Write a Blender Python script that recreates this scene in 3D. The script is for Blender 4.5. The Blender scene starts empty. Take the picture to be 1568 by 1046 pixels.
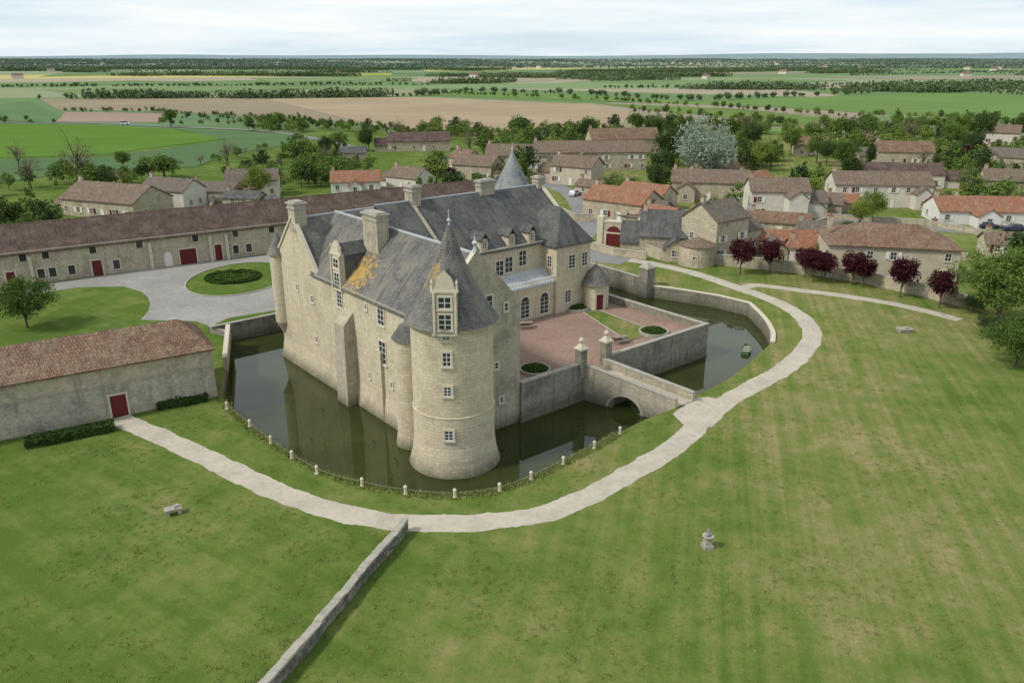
import bpy, math, random
from mathutils import Vector, Matrix, noise
from mathutils.geometry import tessellate_polygon
random.seed(7)
R=math.radians
scene=bpy.context.scene
# ---------------------------------------------------------------- camera / survey
H=35.0; PIT=R(19.75); CP,SP=math.cos(PIT),math.sin(PIT); F=1220.0
cd=bpy.data.cameras.new("camera"); cam=bpy.data.objects.new("camera",cd); scene.collection.objects.link(cam)
cam.location=(0,0,H); cam.rotation_euler=(R(90)-PIT,0,0); cd.lens=28; cd.sensor_width=36; cd.clip_start=1; cd.clip_end=60000
scene.camera=cam
def ray(px,py):
    u=(px-784)/F; v=(py-523)/F
    return Vector((u,CP-v*SP,-SP-v*CP))
def G(px,py,z=0.0):
    d=ray(px,py); t=(z-H)/d.z
    return Vector((d.x*t,d.y*t,z))
TC=Vector((-5.55,69.3,0)); CA=math.atan2(.634,.773)
E2=Vector((math.cos(CA),math.sin(CA),0)); E1=Vector((-math.sin(CA),math.cos(CA),0))
def C(x,y,z=0.0): 
    p=TC+E2*x+E1*y; p.z=z; return p
def toC(p):
    d=Vector((p.x,p.y,0))-TC; return Vector((d.dot(E2),d.dot(E1),p.z))
def onplane(px,py,axis,val):
    o=toC(Vector((0,0,H))); o.z=H
    d=ray(px,py); dl=Vector((d.dot(E2),d.dot(E1),d.z))
    t=(val-o[axis])/dl[axis]
    return o+dl*t
# ---------------------------------------------------------------- node helpers
def nd(nt,t,props=None,ins=None):
    n=nt.nodes.new(t)
    for k,v in (props or {}).items(): setattr(n,k,v)
    for k,v in (ins or {}).items():
        s=n.inputs[k]
        if isinstance(v,bpy.types.NodeSocket): nt.links.new(v,s)
        else:
            if isinstance(v,(tuple,list)) and len(v)==3 and s.type=='RGBA': v=(*v,1)
            s.default_value=v
    return n
def mixc(nt,fac,a,b,blend='MIX'):
    n=nd(nt,'ShaderNodeMix',{'data_type':'RGBA','blend_type':blend},{0:fac,6:a,7:b}); return n.outputs[2]
def mth(nt,op,a,b=0.0,c=None,clamp=False):
    ins={0:a,1:b}
    if c is not None: ins[2]=c
    return nd(nt,'ShaderNodeMath',{'operation':op,'use_clamp':clamp},ins).outputs[0]
def mapr(nt,v,a,b,c=0.0,d=1.0):
    return nd(nt,'ShaderNodeMapRange',{},{0:v,1:a,2:b,3:c,4:d}).outputs[0]
def noi(nt,vec,scale,detail=4,rough=.55):
    return nd(nt,'ShaderNodeTexNoise',{},{'Vector':vec,'Scale':scale,'Detail':detail,'Roughness':rough}).outputs['Fac']
def newmat(name):
    m=bpy.data.materials.new(name); m.use_nodes=True; nt=m.node_tree
    b=nt.nodes['Principled BSDF']; b.inputs['Specular IOR Level'].default_value=.25
    return m,nt,b
def L(nt,a,b): nt.links.new(a,b)
def tc(nt,o='Object'): return nd(nt,'ShaderNodeTexCoord').outputs[o]
def bump(nt,b,h,s=.4,d=.05):
    n=nd(nt,'ShaderNodeBump',{},{'Strength':s,'Distance':d,'Height':h}); L(nt,n.outputs[0],b.inputs['Normal'])

def m_stone(name,c1,c2,mortar,bw=.7,rh=.32,stain=.5,dark=(.16,.15,.12),water=False,rubble=False):
    m,nt,b=newmat(name); uv=tc(nt,'UV'); ob=tc(nt)
    if rubble:
        mp=nd(nt,'ShaderNodeMapping',{},{'Vector':uv,'Scale':(2.0,3.2,1)}).outputs[0]
        vo=nd(nt,'ShaderNodeTexVoronoi',{},{'Vector':mp,'Scale':1.0})
        sep=nd(nt,'ShaderNodeSeparateColor',{},{0:vo.outputs['Color']}).outputs[0]
        col=mixc(nt,sep,c1,c2)
        e=mapr(nt,vo.outputs['Distance'],.35,.65,1,0); col=mixc(nt,e,mortar,col); hh=e
    else:
        br=nd(nt,'ShaderNodeTexBrick',{},{'Vector':uv,'Color1':c1,'Color2':c2,'Mortar':mortar,'Scale':1.0,'Mortar Size':.016,'Mortar Smooth':.3,'Bias':0.0,'Brick Width':bw,'Row Height':rh})
        col=br.outputs[0]; hh=mth(nt,'SUBTRACT',1.0,br.outputs['Fac'])
    n1=noi(nt,ob,.28,6,.72); n2=noi(nt,ob,3.0,4,.7)
    st=nd(nt,'ShaderNodeMapping',{},{'Vector':ob,'Scale':(1.6,1.6,.09)}).outputs[0]
    n3=noi(nt,st,1.3,4,.7)
    n4=noi(nt,ob,.9,4,.7)
    col=mixc(nt,mth(nt,'MULTIPLY',mapr(nt,n1,.50,.62),stain),col,dark)
    col=mixc(nt,mth(nt,'MULTIPLY',mapr(nt,n3,.53,.66),stain),col,dark)
    col=mixc(nt,mapr(nt,n4,.50,.70,0,.7),col,tuple(min(.68,x*1.22) for x in c1))
    col=mixc(nt,mapr(nt,n2,.45,.72,0,.42),col,mixc(nt,.5,col,(.06,.05,.035)))
    if water:
        z=nd(nt,'ShaderNodeSeparateXYZ',{},{0:ob}).outputs[2]
        f=mth(nt,'ADD',mapr(nt,z,-1.9,-.2,1,0),mth(nt,'MULTIPLY',mth(nt,'SUBTRACT',n4,.5),1.4),clamp=True)
        col=mixc(nt,mth(nt,'MULTIPLY',f,.85),col,(.10,.10,.06))
    L(nt,col,b.inputs['Base Color']); b.inputs['Roughness'].default_value=.92
    bump(nt,b,mth(nt,'ADD',mth(nt,'MULTIPLY',hh,.6),n2),.55,.06)
    return m
def m_tile(name,c1,c2,c3,bw=.26,rh=.42,spk=.45):
    m,nt,b=newmat(name); uv=tc(nt,'UV'); ob=tc(nt)
    br=nd(nt,'ShaderNodeTexBrick',{},{'Vector':uv,'Color1':c1,'Color2':c2,'Mortar':tuple(x*.4 for x in c1),'Scale':1.0,'Mortar Size':.045,'Mortar Smooth':.6,'Bias':0.0,'Brick Width':bw,'Row Height':rh})
    n1=noi(nt,ob,.4,6,.75); n2=noi(nt,ob,2.2,5,.75)
    mp=nd(nt,'ShaderNodeMapping',{},{'Vector':uv,'Scale':(3.4,.45,1)}).outputs[0]; n3=noi(nt,mp,1.0,3,.65)
    mp=nd(nt,'ShaderNodeMapping',{},{'Vector':uv,'Scale':(3.8,2.4,1)}).outputs[0]; vo=nd(nt,'ShaderNodeTexVoronoi',{},{'Vector':mp,'Scale':1.0})
    rnd=nd(nt,'ShaderNodeSeparateColor',{},{0:vo.outputs['Color']}).outputs[0]
    col=mixc(nt,mapr(nt,n1,.44,.60),br.outputs[0],c3)
    col=mixc(nt,mapr(nt,rnd,.65,1.0,0,spk),col,(min(.6,c1[0]*1.5),c1[1]*1.6,c1[2]*1.5))
    col=mixc(nt,mapr(nt,rnd,.3,0,0,spk),col,tuple(x*.5 for x in c2))
    col=mixc(nt,mapr(nt,n3,.5,.7,0,.6),col,tuple(x*.5 for x in c2))
    col=mixc(nt,mapr(nt,n2,.48,.66,0,.6),col,(.10,.088,.068))
    L(nt,col,b.inputs['Base Color']); b.inputs['Roughness'].default_value=.9
    bump(nt,b,mth(nt,'SUBTRACT',1.0,br.outputs['Fac']),.8,.08)
    return m
def m_slate(name,base,lich=False):
    m,nt,b=newmat(name); uv=tc(nt,'UV'); ob=tc(nt)
    c1=base; c2=tuple(x*1.6 for x in base)
    br=nd(nt,'ShaderNodeTexBrick',{},{'Vector':uv,'Color1':c1,'Color2':c2,'Mortar':tuple(x*.4 for x in base),'Scale':1.0,'Mortar Size':.02,'Brick Width':.35,'Row Height':.26})
    n1=noi(nt,ob,.35,6,.75); n2=noi(nt,ob,2.2,4,.7)
    mp=nd(nt,'ShaderNodeMapping',{},{'Vector':uv,'Scale':(1.6,.16,1)}).outputs[0]; n3=noi(nt,mp,1.0,5,.65)
    col=mixc(nt,mapr(nt,n1,.44,.60,0,.7),br.outputs[0],(base[0]*2.0,base[1]*1.9,base[2]*1.65))
    col=mixc(nt,mapr(nt,n3,.5,.66,0,.65),col,tuple(x*.5 for x in base))
    col=mixc(nt,mapr(nt,n2,.54,.70,0,.5),col,(.20,.18,.13))
    if lich:
        d=nd(nt,'ShaderNodeVectorMath',{'operation':'DISTANCE'},{0:ob,1:(0.6,17.6,13.0)}).outputs['Value']
        f=mth(nt,'ADD',mapr(nt,d,.5,4.2,1,0),mth(nt,'MULTIPLY',mth(nt,'SUBTRACT',n2,.52),3.0))
        f=mapr(nt,f,.45,.8)
        d2=nd(nt,'ShaderNodeVectorMath',{'operation':'DISTANCE'},{0:ob,1:(-1.8,.2,16.6)}).outputs['Value']
        f2=mapr(nt,mth(nt,'ADD',mapr(nt,d2,.5,3.8,.85,0),mth(nt,'MULTIPLY',mth(nt,'SUBTRACT',n2,.55),3.0)),.5,.9,0,.75)
        f3=mapr(nt,mth(nt,'MULTIPLY',n1,n2),.33,.44,0,.5)
        col=mixc(nt,mth(nt,'MAXIMUM',mth(nt,'MAXIMUM',f,f2),f3),col,(.40,.26,.07))
    L(nt,col,b.inputs['Base Color']); b.inputs['Roughness'].default_value=.65
    bump(nt,b,mth(nt,'ADD',n2,mth(nt,'MULTIPLY',br.outputs['Fac'],-.5)),.45,.06)
    return m
def m_plain(name,c,rough=.8,var=.25,scale=3.0,metal=0,spec=.25):
    m,nt,b=newmat(name); ob=tc(nt)
    n=noi(nt,ob,scale,4,.6)
    col=mixc(nt,mapr(nt,n,.3,.7,0,var),c,tuple(x*.45 for x in c))
    L(nt,col,b.inputs['Base Color']); b.inputs['Roughness'].default_value=rough; b.inputs['Metallic'].default_value=metal
    b.inputs['Specular IOR Level'].default_value=spec
    return m
def m_gravel(name,c1,c2,sc=.3):
    m,nt,b=newmat(name); ob=tc(nt)
    n=noi(nt,ob,sc,5,.7); n2=noi(nt,ob,12,3,.7); n3=noi(nt,ob,1.6,4,.7)
    col=mixc(nt,mapr(nt,n,.38,.62),c1,c2); col=mixc(nt,mapr(nt,n2,.3,.7,0,.35),col,tuple(x*.5 for x in c1)); col=mixc(nt,mapr(nt,n3,.48,.72,0,.5),col,tuple(x*.6 for x in c2))
    L(nt,col,b.inputs['Base Color']); b.inputs['Roughness'].default_value=.95
    bump(nt,b,n2,.3,.02); return m
def m_leaf(name,ca,cb,trans=.25):
    m,nt,b=newmat(name); nt.nodes.remove(b)
    out=[n for n in nt.nodes if n.type=='OUTPUT_MATERIAL'][0]
    r1=nd(nt,'ShaderNodeObjectInfo').outputs['Random']; r2=nd(nt,'ShaderNodeNewGeometry').outputs['Random Per Island']
    f=mth(nt,'ADD',mth(nt,'MULTIPLY',r1,.6),mth(nt,'MULTIPLY',r2,.4),clamp=True)
    if trans>0:
        n=noi(nt,tc(nt),.8,1); f=mth(nt,'ADD',f,mth(nt,'MULTIPLY',mth(nt,'SUBTRACT',n,.5),.9),clamp=True)
    col=mixc(nt,f,ca,cb)
    d=nd(nt,'ShaderNodeBsdfDiffuse',{},{'Color':col})
    if trans>0:
        t=nd(nt,'ShaderNodeBsdfTranslucent',{},{'Color':col})
        d=nd(nt,'ShaderNodeMixShader',{},{0:trans,1:d.outputs[0],2:t.outputs[0]})
    L(nt,d.outputs[0],out.inputs[0]); return m

STONE=m_stone("limestone_ashlar",(.61,.53,.385),(.52,.445,.32),(.40,.345,.25),.75,.33,.5,(.35,.305,.215),True)
STONEG=m_stone("limestone_gable",(.48,.43,.33),(.40,.355,.27),(.31,.28,.22),.6,.3,.6,(.22,.20,.155),True)
STONED=m_stone("limestone_weathered",(.32,.295,.235),(.23,.215,.17),(.17,.16,.13),.6,.3,.75,(.12,.113,.09),True)
TRIM=m_plain("dressed_limestone",(.60,.54,.42),.85,.35,2)
TRIMG=m_plain("weathered_coping",(.42,.39,.33),.9,.6,1.5)
RUB=m_stone("rubble_masonry",(.50,.435,.315),(.37,.32,.23),(.43,.38,.285),stain=.6,rubble=True,dark=(.25,.22,.165))
RUBW=m_stone("rubble_lower",(.46,.42,.34),(.34,.31,.25),(.40,.365,.30),stain=.7,rubble=True,dark=(.21,.195,.16))
RUBD=m_stone("old_rubble_masonry",(.30,.28,.23),(.15,.145,.12),(.11,.10,.085),stain=.6,rubble=True,dark=(.10,.10,.08),water=False)
SLATE=m_slate("castle_slate",(.105,.103,.098),True)
SLATE2=m_slate("slate",(.070,.072,.073))
SLATEL=m_slate("pale_slate",(.16,.175,.185))
ZINC=m_plain("zinc_ridge",(.5,.52,.54),.5,.4,1)
GLASS=m_plain("window_glass",(.03,.035,.04),.12,.3,1,spec=.6)
WHITE=m_plain("white_paint",(.72,.70,.66),.6,.12)
MAROON=m_plain("maroon_paint",(.13,.018,.022),.6,.3)
CREAM=m_plain("cream_render",(.64,.60,.52),.9,.4,.7)
CREAM2=m_plain("sand_render",(.54,.47,.36),.9,.45,.6)
WHT=m_plain("white_render",(.70,.68,.64),.9,.3,.6)
T_MAR=m_tile("maroon_tiles",(.135,.082,.068),(.105,.065,.056),(.165,.12,.098),spk=.3)
T_BRN=m_tile("brown_tiles",(.28,.195,.135),(.21,.145,.105),(.20,.16,.125))
T_GRY=m_tile("greybrown_tiles",(.235,.185,.145),(.18,.145,.115),(.16,.14,.12))
T_ORG=m_tile("orange_tiles",(.44,.19,.105),(.33,.14,.08),(.31,.18,.12))
T_RED=m_tile("red_brown_tiles",(.27,.155,.10),(.20,.115,.078),(.25,.18,.125),.32,.5,.5)
PATH=m_gravel("limestone_gravel",(.55,.495,.40),(.44,.40,.32))
COURT=m_gravel("red_gravel",(.33,.22,.17),(.265,.18,.14),.2)
ASPH=m_gravel("grey_gravel",(.36,.345,.315),(.27,.26,.24),.1)
ROAD=m_gravel("asphalt",(.27,.27,.26),(.21,.21,.20),.1)
HEDGE=m_leaf("hedge_leaves",(.03,.055,.015),(.08,.13,.035),.1)
BARK=m_plain("bark",(.12,.10,.075),.95,.5,4)
LF_G=m_leaf("leaves_green",(.065,.11,.027),(.16,.235,.055))
LF_D=m_leaf("leaves_dark",(.04,.07,.026),(.095,.14,.045))
LF_L=m_leaf("leaves_fresh",(.12,.17,.035),(.24,.295,.07))
LF_S=m_leaf("leaves_silver",(.20,.27,.19),(.36,.42,.33))
LF_R=m_leaf("leaves_purple",(.04,.012,.018),(.12,.035,.04))
LM_G=m_leaf("leaves_mass_green",(.065,.115,.028),(.17,.24,.06),0)
LM_D=m_leaf("leaves_mass_dark",(.035,.065,.026),(.09,.13,.045),0)
LM_L=m_leaf("leaves_mass_fresh",(.12,.17,.035),(.24,.30,.075),0)
LF_F=m_leaf("leaves_distant_hazed",(.08,.125,.062),(.16,.215,.105),0)  # leaf greens carry a painted tint of distance haze
LF_FF=m_leaf("leaves_far_hazed",(.125,.175,.135),(.195,.25,.19),0)  # paler and bluer still: aerial haze mixed into the leaf colour
LF_B=m_leaf("leaves_bare_brown",(.17,.14,.09),(.27,.23,.13),0)
TUFT=m_leaf("grass_blades",(.13,.175,.04),(.28,.30,.10),0)
# ---------------------------------------------------------------- mesh builder
class MB:
    def __init__(s): s.v=[]; s.f=[]; s.m=[]; s.uv=[]
    def face(s,pts,mat=0,uv=None):
        i=len(s.v); s.v+= [tuple(p) for p in pts]; s.f.append(tuple(range(i,i+len(pts)))); s.m.append(mat)
        if uv is None:
            P=[Vector(p) for p in pts]; n=Vector((0,0,0))
            for k in range(len(P)):
                a=P[k]-P[0]; b=P[(k+1)%len(P)]-P[0]; n+=a.cross(b)
            if n.length<1e-9: n=Vector((0,0,1))
            n.normalize()
            if n.z<0: n=-n
            t=Vector((0,0,1)).cross(n)
            t=Vector((1,0,0)) if t.length<.05 else t.normalized()
            b=n.cross(t); uv=[(p.dot(t),p.dot(b)) for p in P]
        s.uv+=uv
    def hexa(s,b,t,mat=0):
        s.face(b[::-1],mat); s.face(t,mat)
        for i in range(4):
            j=(i+1)%4; s.face([b[i],b[j],t[j],t[i]],mat)
    def box(s,x0,x1,y0,y1,z0,z1,mat=0):
        s.hexa([(x0,y0,z0),(x1,y0,z0),(x1,y1,z0),(x0,y1,z0)],[(x0,y0,z1),(x1,y0,z1),(x1,y1,z1),(x0,y1,z1)],mat)
    def frus(s,x0,x1,y0,y1,z0,z1,d,mat=0):
        s.hexa([(x0-d,y0-d,z0),(x1+d,y0-d,z0),(x1+d,y1+d,z0),(x0-d,y1+d,z0)],[(x0,y0,z1),(x1,y0,z1),(x1,y1,z1),(x0,y1,z1)],mat)
    def obox(s,c,ang,w,d,z0,z1,mat=0,dw=0,dd=0):
        t=Vector((math.cos(ang),math.sin(ang),0)); n=Vector((-math.sin(ang),math.cos(ang),0)); c=Vector((c[0],c[1],0))
        def q(w,d,z): return [tuple(c+t*a*w/2+n*b*d/2+Vector((0,0,z))) for a,b in((-1,-1),(1,-1),(1,1),(-1,1))]
        s.hexa(q(w,d,z0),q(w+dw,d+dd,z1),mat)
    def lathe(s,cx,cy,prof,n=32,mat=0):
        for k in range(len(prof)-1):
            r0,z0=prof[k]; r1,z1=prof[k+1]; rm=max(r0,r1); sl=math.hypot(r1-r0,z1-z0)
            vv0=z0 if abs(z1-z0)>.01 else 0; vv1=vv0+sl
            for i in range(n):
                a0=2*math.pi*i/n; a1=2*math.pi*(i+1)/n
                p=[(cx+r0*math.cos(a0),cy+r0*math.sin(a0),z0),(cx+r0*math.cos(a1),cy+r0*math.sin(a1),z0),(cx+r1*math.cos(a1),cy+r1*math.sin(a1),z1),(cx+r1*math.cos(a0),cy+r1*math.sin(a0),z1)]
                uv=[(a0*rm,vv0),(a1*rm,vv0),(a1*rm,vv1),(a0*rm,vv1)]
                if r1<1e-6: p=p[:3]; uv=uv[:3]
                elif r0<1e-6: p=[p[0],p[2],p[3]]; uv=[uv[0],uv[2],uv[3]]
                s.face(p,mat,uv)
    def gable_roof(s,a0,a1,b0,b1,eave,ridge,ov=.3,mat=0,swap=False,th=.2,rb=None,rm=None,ova=None):
        rb=(b0+b1)/2 if rb is None else rb; ova=ov if ova is None else ova
        s0=(ridge-eave)/(rb-b0); s1=(ridge-eave)/(b1-rb)
        sec=[(b0-ov,eave-ov*s0),(rb,ridge),(b1+ov,eave-ov*s1)]
        A0,A1=a0-ova,a1+ova
        def P(a,b,z): return (b,a,z) if swap else (a,b,z)
        for k in(0,1):
            (p,zp),(q,zq)=sec[k],sec[k+1]
            s.hexa([P(A0,p,zp-th),P(A1,p,zp-th),P(A1,q,zq-th),P(A0,q,zq-th)],[P(A0,p,zp),P(A1,p,zp),P(A1,q,zq),P(A0,q,zq)],mat)
        if rm is not None:
            if swap: s.box(rb-.1,rb+.1,A0+.02,A1-.02,ridge-.1,ridge+.08,rm)
            else: s.box(A0+.02,A1-.02,rb-.1,rb+.1,ridge-.1,ridge+.08,rm)
    def gable_wall(s,a,b0,b1,eave,ridge,mat=0,swap=False,rb=None):
        rb=(b0+b1)/2 if rb is None else rb
        P=(lambda b,z:(b,a,z)) if swap else (lambda b,z:(a,b,z))
        s.face([P(b0,eave),P(b1,eave),P(rb,ridge)],mat)
    def hip_roof(s,x0,x1,y0,y1,eave,ridge,ov=.4,mat=0,k=1.0,th=.18):
        x0-=ov;x1+=ov;y0-=ov;y1+=ov; w=min(x1-x0,y1-y0)/2*k
        if x1-x0>=y1-y0: ym=(y0+y1)/2; r0,r1=(x0+w,ym,ridge),(x1-w,ym,ridge)
        else: xm=(x0+x1)/2; r0,r1=(xm,y0+w,ridge),(xm,y1-w,ridge)
        a,b,c,d=(x0,y0,eave),(x1,y0,eave),(x1,y1,eave),(x0,y1,eave)
        if x1-x0>=y1-y0:
            s.face([a,b,r1,r0],mat); s.face([c,d,r0,r1],mat); s.face([b,c,r1],mat); s.face([d,a,r0],mat)
        else:
            s.face([b,c,r1,r0],mat); s.face([d,a,r0,r1],mat); s.face([a,b,r0],mat); s.face([c,d,r1],mat)
        L_=[(p[0],p[1],eave-th) for p in(a,b,c,d)]; T_=[a,b,c,d]
        for i in range(4): s.face([L_[i],L_[(i+1)%4],T_[(i+1)%4],T_[i]],mat)
        s.face(L_[::-1],mat)
    def window(s,c,ang,w,h,z0,mt=0,mg=1,mw=2,arch=False,bars=(1,2),fr=.16,sill=True):
        n=Vector((math.cos(ang),math.sin(ang),0)); ta=ang+math.pi/2; t=Vector((math.cos(ta),math.sin(ta),0)); c=Vector((c[0],c[1],0))
        def bx(u0,u1,zz0,zz1,pr,mat): s.obox(c+t*((u0+u1)/2)+n*(pr/2-.06),ta,u1-u0,pr+.12,zz0,zz1,mat)
        bx(-w/2,w/2,z0,z0+h,.015,mg)
        if fr>0:
            bx(-w/2-fr,-w/2,z0-.02,z0+h+fr,.07,mt); bx(w/2,w/2+fr,z0-.02,z0+h+fr,.07,mt); bx(-w/2,w/2,z0+h,z0+h+fr,.072,mt)
            if sill: bx(-w/2-fr-.05,w/2+fr+.05,z0-.18,z0-.02,.13,mt)
        f=.055
        bx(-w/2,-w/2+f,z0,z0+h,.045,mw); bx(w/2-f,w/2,z0,z0+h,.045,mw); bx(-w/2+f,w/2-f,z0,z0+f,.045,mw); bx(-w/2+f,w/2-f,z0+h-f,z0+h,.045,mw)
        nx,nz=bars
        for i in range(1,nx+1):
            u=-w/2+w*i/(nx+1); bx(u-.03,u+.03,z0+f,z0+h-f,.04,mw)
        for i in range(1,nz+1):
            z=z0+h*i/(nz+1); bx(-w/2+f,w/2-f,z-.025,z+.025,.036,mw)
        if arch:
            N=10
            for (rr,pr,mm) in((w/2+.18,.05,mt),(w/2,.07,mw),(w/2-.1,.085,mg)):
                o=c+n*pr; pts=[tuple(o+t*rr*math.cos(math.pi*i/N)+Vector((0,0,z0+h+rr*math.sin(math.pi*i/N)))) for i in range(N+1)]
                s.face(pts,mm)
    def make(s,name,mats,parent=None):
        me=bpy.data.meshes.new(name); me.from_pydata(s.v,[],s.f)
        for m in mats: me.materials.append(m)
        me.polygons.foreach_set('material_index',s.m)
        ul=me.uv_layers.new(name='UVMap'); ul.data.foreach_set('uv',[c for u in s.uv for c in u])
        me.update()
        o=bpy.data.objects.new(name,me); scene.collection.objects.link(o)
        if parent: o.parent=parent
        return o
def empty(name,loc=(0,0,0),rot=0):
    e=bpy.data.objects.new(name,None); e.location=loc; e.rotation_euler=(0,0,rot); e.empty_display_size=.5; scene.collection.objects.link(e); return e
def sheet(name,pts,z,mat,holes=None):
    import bmesh
    P=[Vector((p[0],p[1],z)) for p in pts]; loops=[P]+[[Vector((p[0],p[1],z)) for p in h] for h in (holes or [])]
    tris=tessellate_polygon(loops); allp=[p for l in loops for p in l]
    me=bpy.data.meshes.new(name); me.from_pydata([tuple(p) for p in allp],[],[tuple(t) for t in tris]); me.materials.append(mat)
    bm=bmesh.new(); bm.from_mesh(me); bm.normal_update()
    for f in bm.faces:
        if f.normal.z<0: f.normal_flip()
    bm.to_mesh(me); bm.free()
    o=bpy.data.objects.new(name,me); scene.collection.objects.link(o); return o
def cr(pts,sub=8,closed=False):
    out=[]; n=len(pts)
    for i in range(n if closed else n-1):
        g=lambda k: Vector(pts[k%n]) if closed else Vector(pts[max(0,min(n-1,k))])
        p0,p1,p2,p3=g(i-1),g(i),g(i+1),g(i+2)
        for s in range(sub):
            t=s/sub
            out.append(.5*((2*p1)+(-p0+p2)*t+(2*p0-5*p1+4*p2-p3)*t*t+(-p0+3*p1-3*p2+p3)*t**3))
    if not closed: out.append(Vector(pts[-1]))
    return out
def ribbon(name,pts,width,z,mat,rag=.12,sub=14):
    c=cr(pts,sub); Lp=[];Rp=[]
    for i,p in enumerate(c):
        d=(c[min(i+1,len(c)-1)]-c[max(i-1,0)]); d.z=0; d.normalize(); n=Vector((-d.y,d.x,0))
        a=rag*(noise.noise(p*.5)*2+noise.noise(p*2.1)); b=rag*(noise.noise(p*.5+Vector((9,9,9)))*2+noise.noise(p*2.3+Vector((5,9,9))))
        w=width
        Lp.append(p+n*(w/2+a)); Rp.append(p-n*(w/2+b))
    mb=MB()
    for i in range(len(c)-1):
        mb.face([(Rp[i].x,Rp[i].y,z),(Rp[i+1].x,Rp[i+1].y,z),(Lp[i+1].x,Lp[i+1].y,z),(Lp[i].x,Lp[i].y,z)])
    return mb.make(name,[mat])
def wallpath(name,pts,h,th,z0=0,mats=None,cop=.12,closed=False,jit=0.0):
    mats=mats or [RUB,TRIMG]; mb=MB(); n=len(pts); off=[]
    for i in range(n):
        a=Vector(pts[i-1] if (i>0 or closed) else pts[i]); b=Vector(pts[(i+1)%n] if (i<n-1 or closed) else pts[i])
        d=b-a; d.z=0; d.normalize(); off.append(Vector((-d.y,d.x,0)))
    for i in range(n if closed else n-1):
        j=(i+1)%n; a=Vector(pts[i]);b=Vector(pts[j]); a.z=b.z=0
        def q(hw,z): return [tuple(a-off[i]*hw+Vector((0,0,z))),tuple(b-off[j]*hw+Vector((0,0,z))),tuple(b+off[j]*hw+Vector((0,0,z))),tuple(a+off[i]*hw+Vector((0,0,z)))]
        mb.hexa(q(th/2,z0),q(th/2,h-cop),0)
        if cop>0: mb.hexa(q(th/2+.06,h-cop+.002),q(th/2+.02,h+random.uniform(-jit,jit)),1)
    return mb.make(name,mats)

# ---------------------------------------------------------------- moat contour and ground
near=[(336,608),(360,634),(392,662),(440,693),(490,721),(555,743),(622,755),(697,760),(765,751),(815,733),(862,710),(908,686),(945,664)]
P=[G(*p) for p in near]+[C(17.5,-8.6),C(21.6,-8.7),C(25.7,-8.6)]
P+=[G(*p) for p in [(1066,606),(1112,583),(1152,552),(1178,528)]]
curveR=[G(*p) for p in [(1181,518),(1180,508),(1168,488),(1146,466)]]
P+=curveR
P+=[G(1100,455),G(1045,446),C(55.4,25.5),C(56.5,46.5)]
P+=[C(-7,46.5),G(350,516),G(346,560)]
MOAT=[Vector((p.x,p.y,0)) for p in P]
B=30000
gm,nt,b=newmat("ground_grass")
ob=tc(nt); sx=nd(nt,'ShaderNodeSeparateXYZ',{},{0:ob})
n1=noi(nt,ob,.045,4,.6); n2=noi(nt,ob,.30,5,.68); n3=noi(nt,ob,4,4,.8); n5=noi(nt,ob,.9,5,.75)
rt=nd(nt,'ShaderNodeMapping',{},{'Vector':ob,'Rotation':(0,0,R(14))}).outputs[0]
st=nd(nt,'ShaderNodeMapping',{},{'Vector':rt,'Scale':(.9,.035,1)}).outputs[0]
n4=noi(nt,st,1.0,3,.6)
rt2=nd(nt,'ShaderNodeMapping',{},{'Vector':ob,'Rotation':(0,0,R(-55))}).outputs[0]
st2=nd(nt,'ShaderNodeMapping',{},{'Vector':rt2,'Scale':(.8,.05,1)}).outputs[0]
n6=noi(nt,st2,1.0,3,.6)
gx=mapr(nt,sx.outputs[0],-40,28,.10,.56)
s4=mth(nt,'MULTIPLY',mth(nt,'SUBTRACT',n4,.5),mapr(nt,sx.outputs[0],-5,15,.4,1.5)); s6=mth(nt,'MULTIPLY',mth(nt,'SUBTRACT',n6,.5),mapr(nt,sx.outputs[0],15,-10,.2,.9))
f=mth(nt,'ADD',gx,mth(nt,'ADD',mth(nt,'MULTIPLY',mth(nt,'SUBTRACT',n1,.5),1.9),mth(nt,'ADD',mth(nt,'MULTIPLY',mth(nt,'SUBTRACT',n2,.5),1.7),mth(nt,'ADD',s4,s6))),clamp=True)
rp=nd(nt,'ShaderNodeValToRGB',{},{0:f}); e=rp.color_ramp.elements
e[0].position=0; e[0].color=(.090,.145,.026,1); e[1].position=1; e[1].color=(.30,.255,.12,1)
x=e.new(.30); x.color=(.130,.182,.040,1); x=e.new(.60); x.color=(.185,.205,.062,1); x=e.new(.8); x.color=(.235,.225,.085,1)
lawn=mixc(nt,mapr(nt,n3,.40,.70,0,.42),rp.outputs[0],(.065,.085,.022))
lawn=mixc(nt,mapr(nt,n5,.50,.72,0,.35),lawn,(.075,.115,.022))
mp=nd(nt,'ShaderNodeMapping',{},{'Vector':ob,'Rotation':(0,0,.25),'Scale':(.0022,.0042,1)}).outputs[0]
vo=nd(nt,'ShaderNodeTexVoronoi',{},{'Vector':mp,'Scale':1.0})
sc_=nd(nt,'ShaderNodeSeparateColor',{},{0:vo.outputs['Color']})
fr=nd(nt,'ShaderNodeValToRGB',{},{0:sc_.outputs[0]}); fr.color_ramp.interpolation='CONSTANT'
e=fr.color_ramp.elements; e[0].position=0; e[0].color=(.13,.21,.08,1); e[1].position=.22; e[1].color=(.19,.27,.12,1)
for p_,c_ in((.40,(.36,.30,.22)),(.54,(.15,.23,.09)),(.68,(.25,.28,.16)),(.78,(.32,.26,.20)),(.88,(.12,.20,.09)),(.97,(.50,.44,.14))):
    x=e.new(p_); x.color=(*c_,1)
fld=mixc(nt,mapr(nt,n1,.3,.7,0,.3),fr.outputs[0],(.15,.19,.11))
dist=nd(nt,'ShaderNodeVectorMath',{'operation':'LENGTH'},{0:ob}).outputs['Value']
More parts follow.
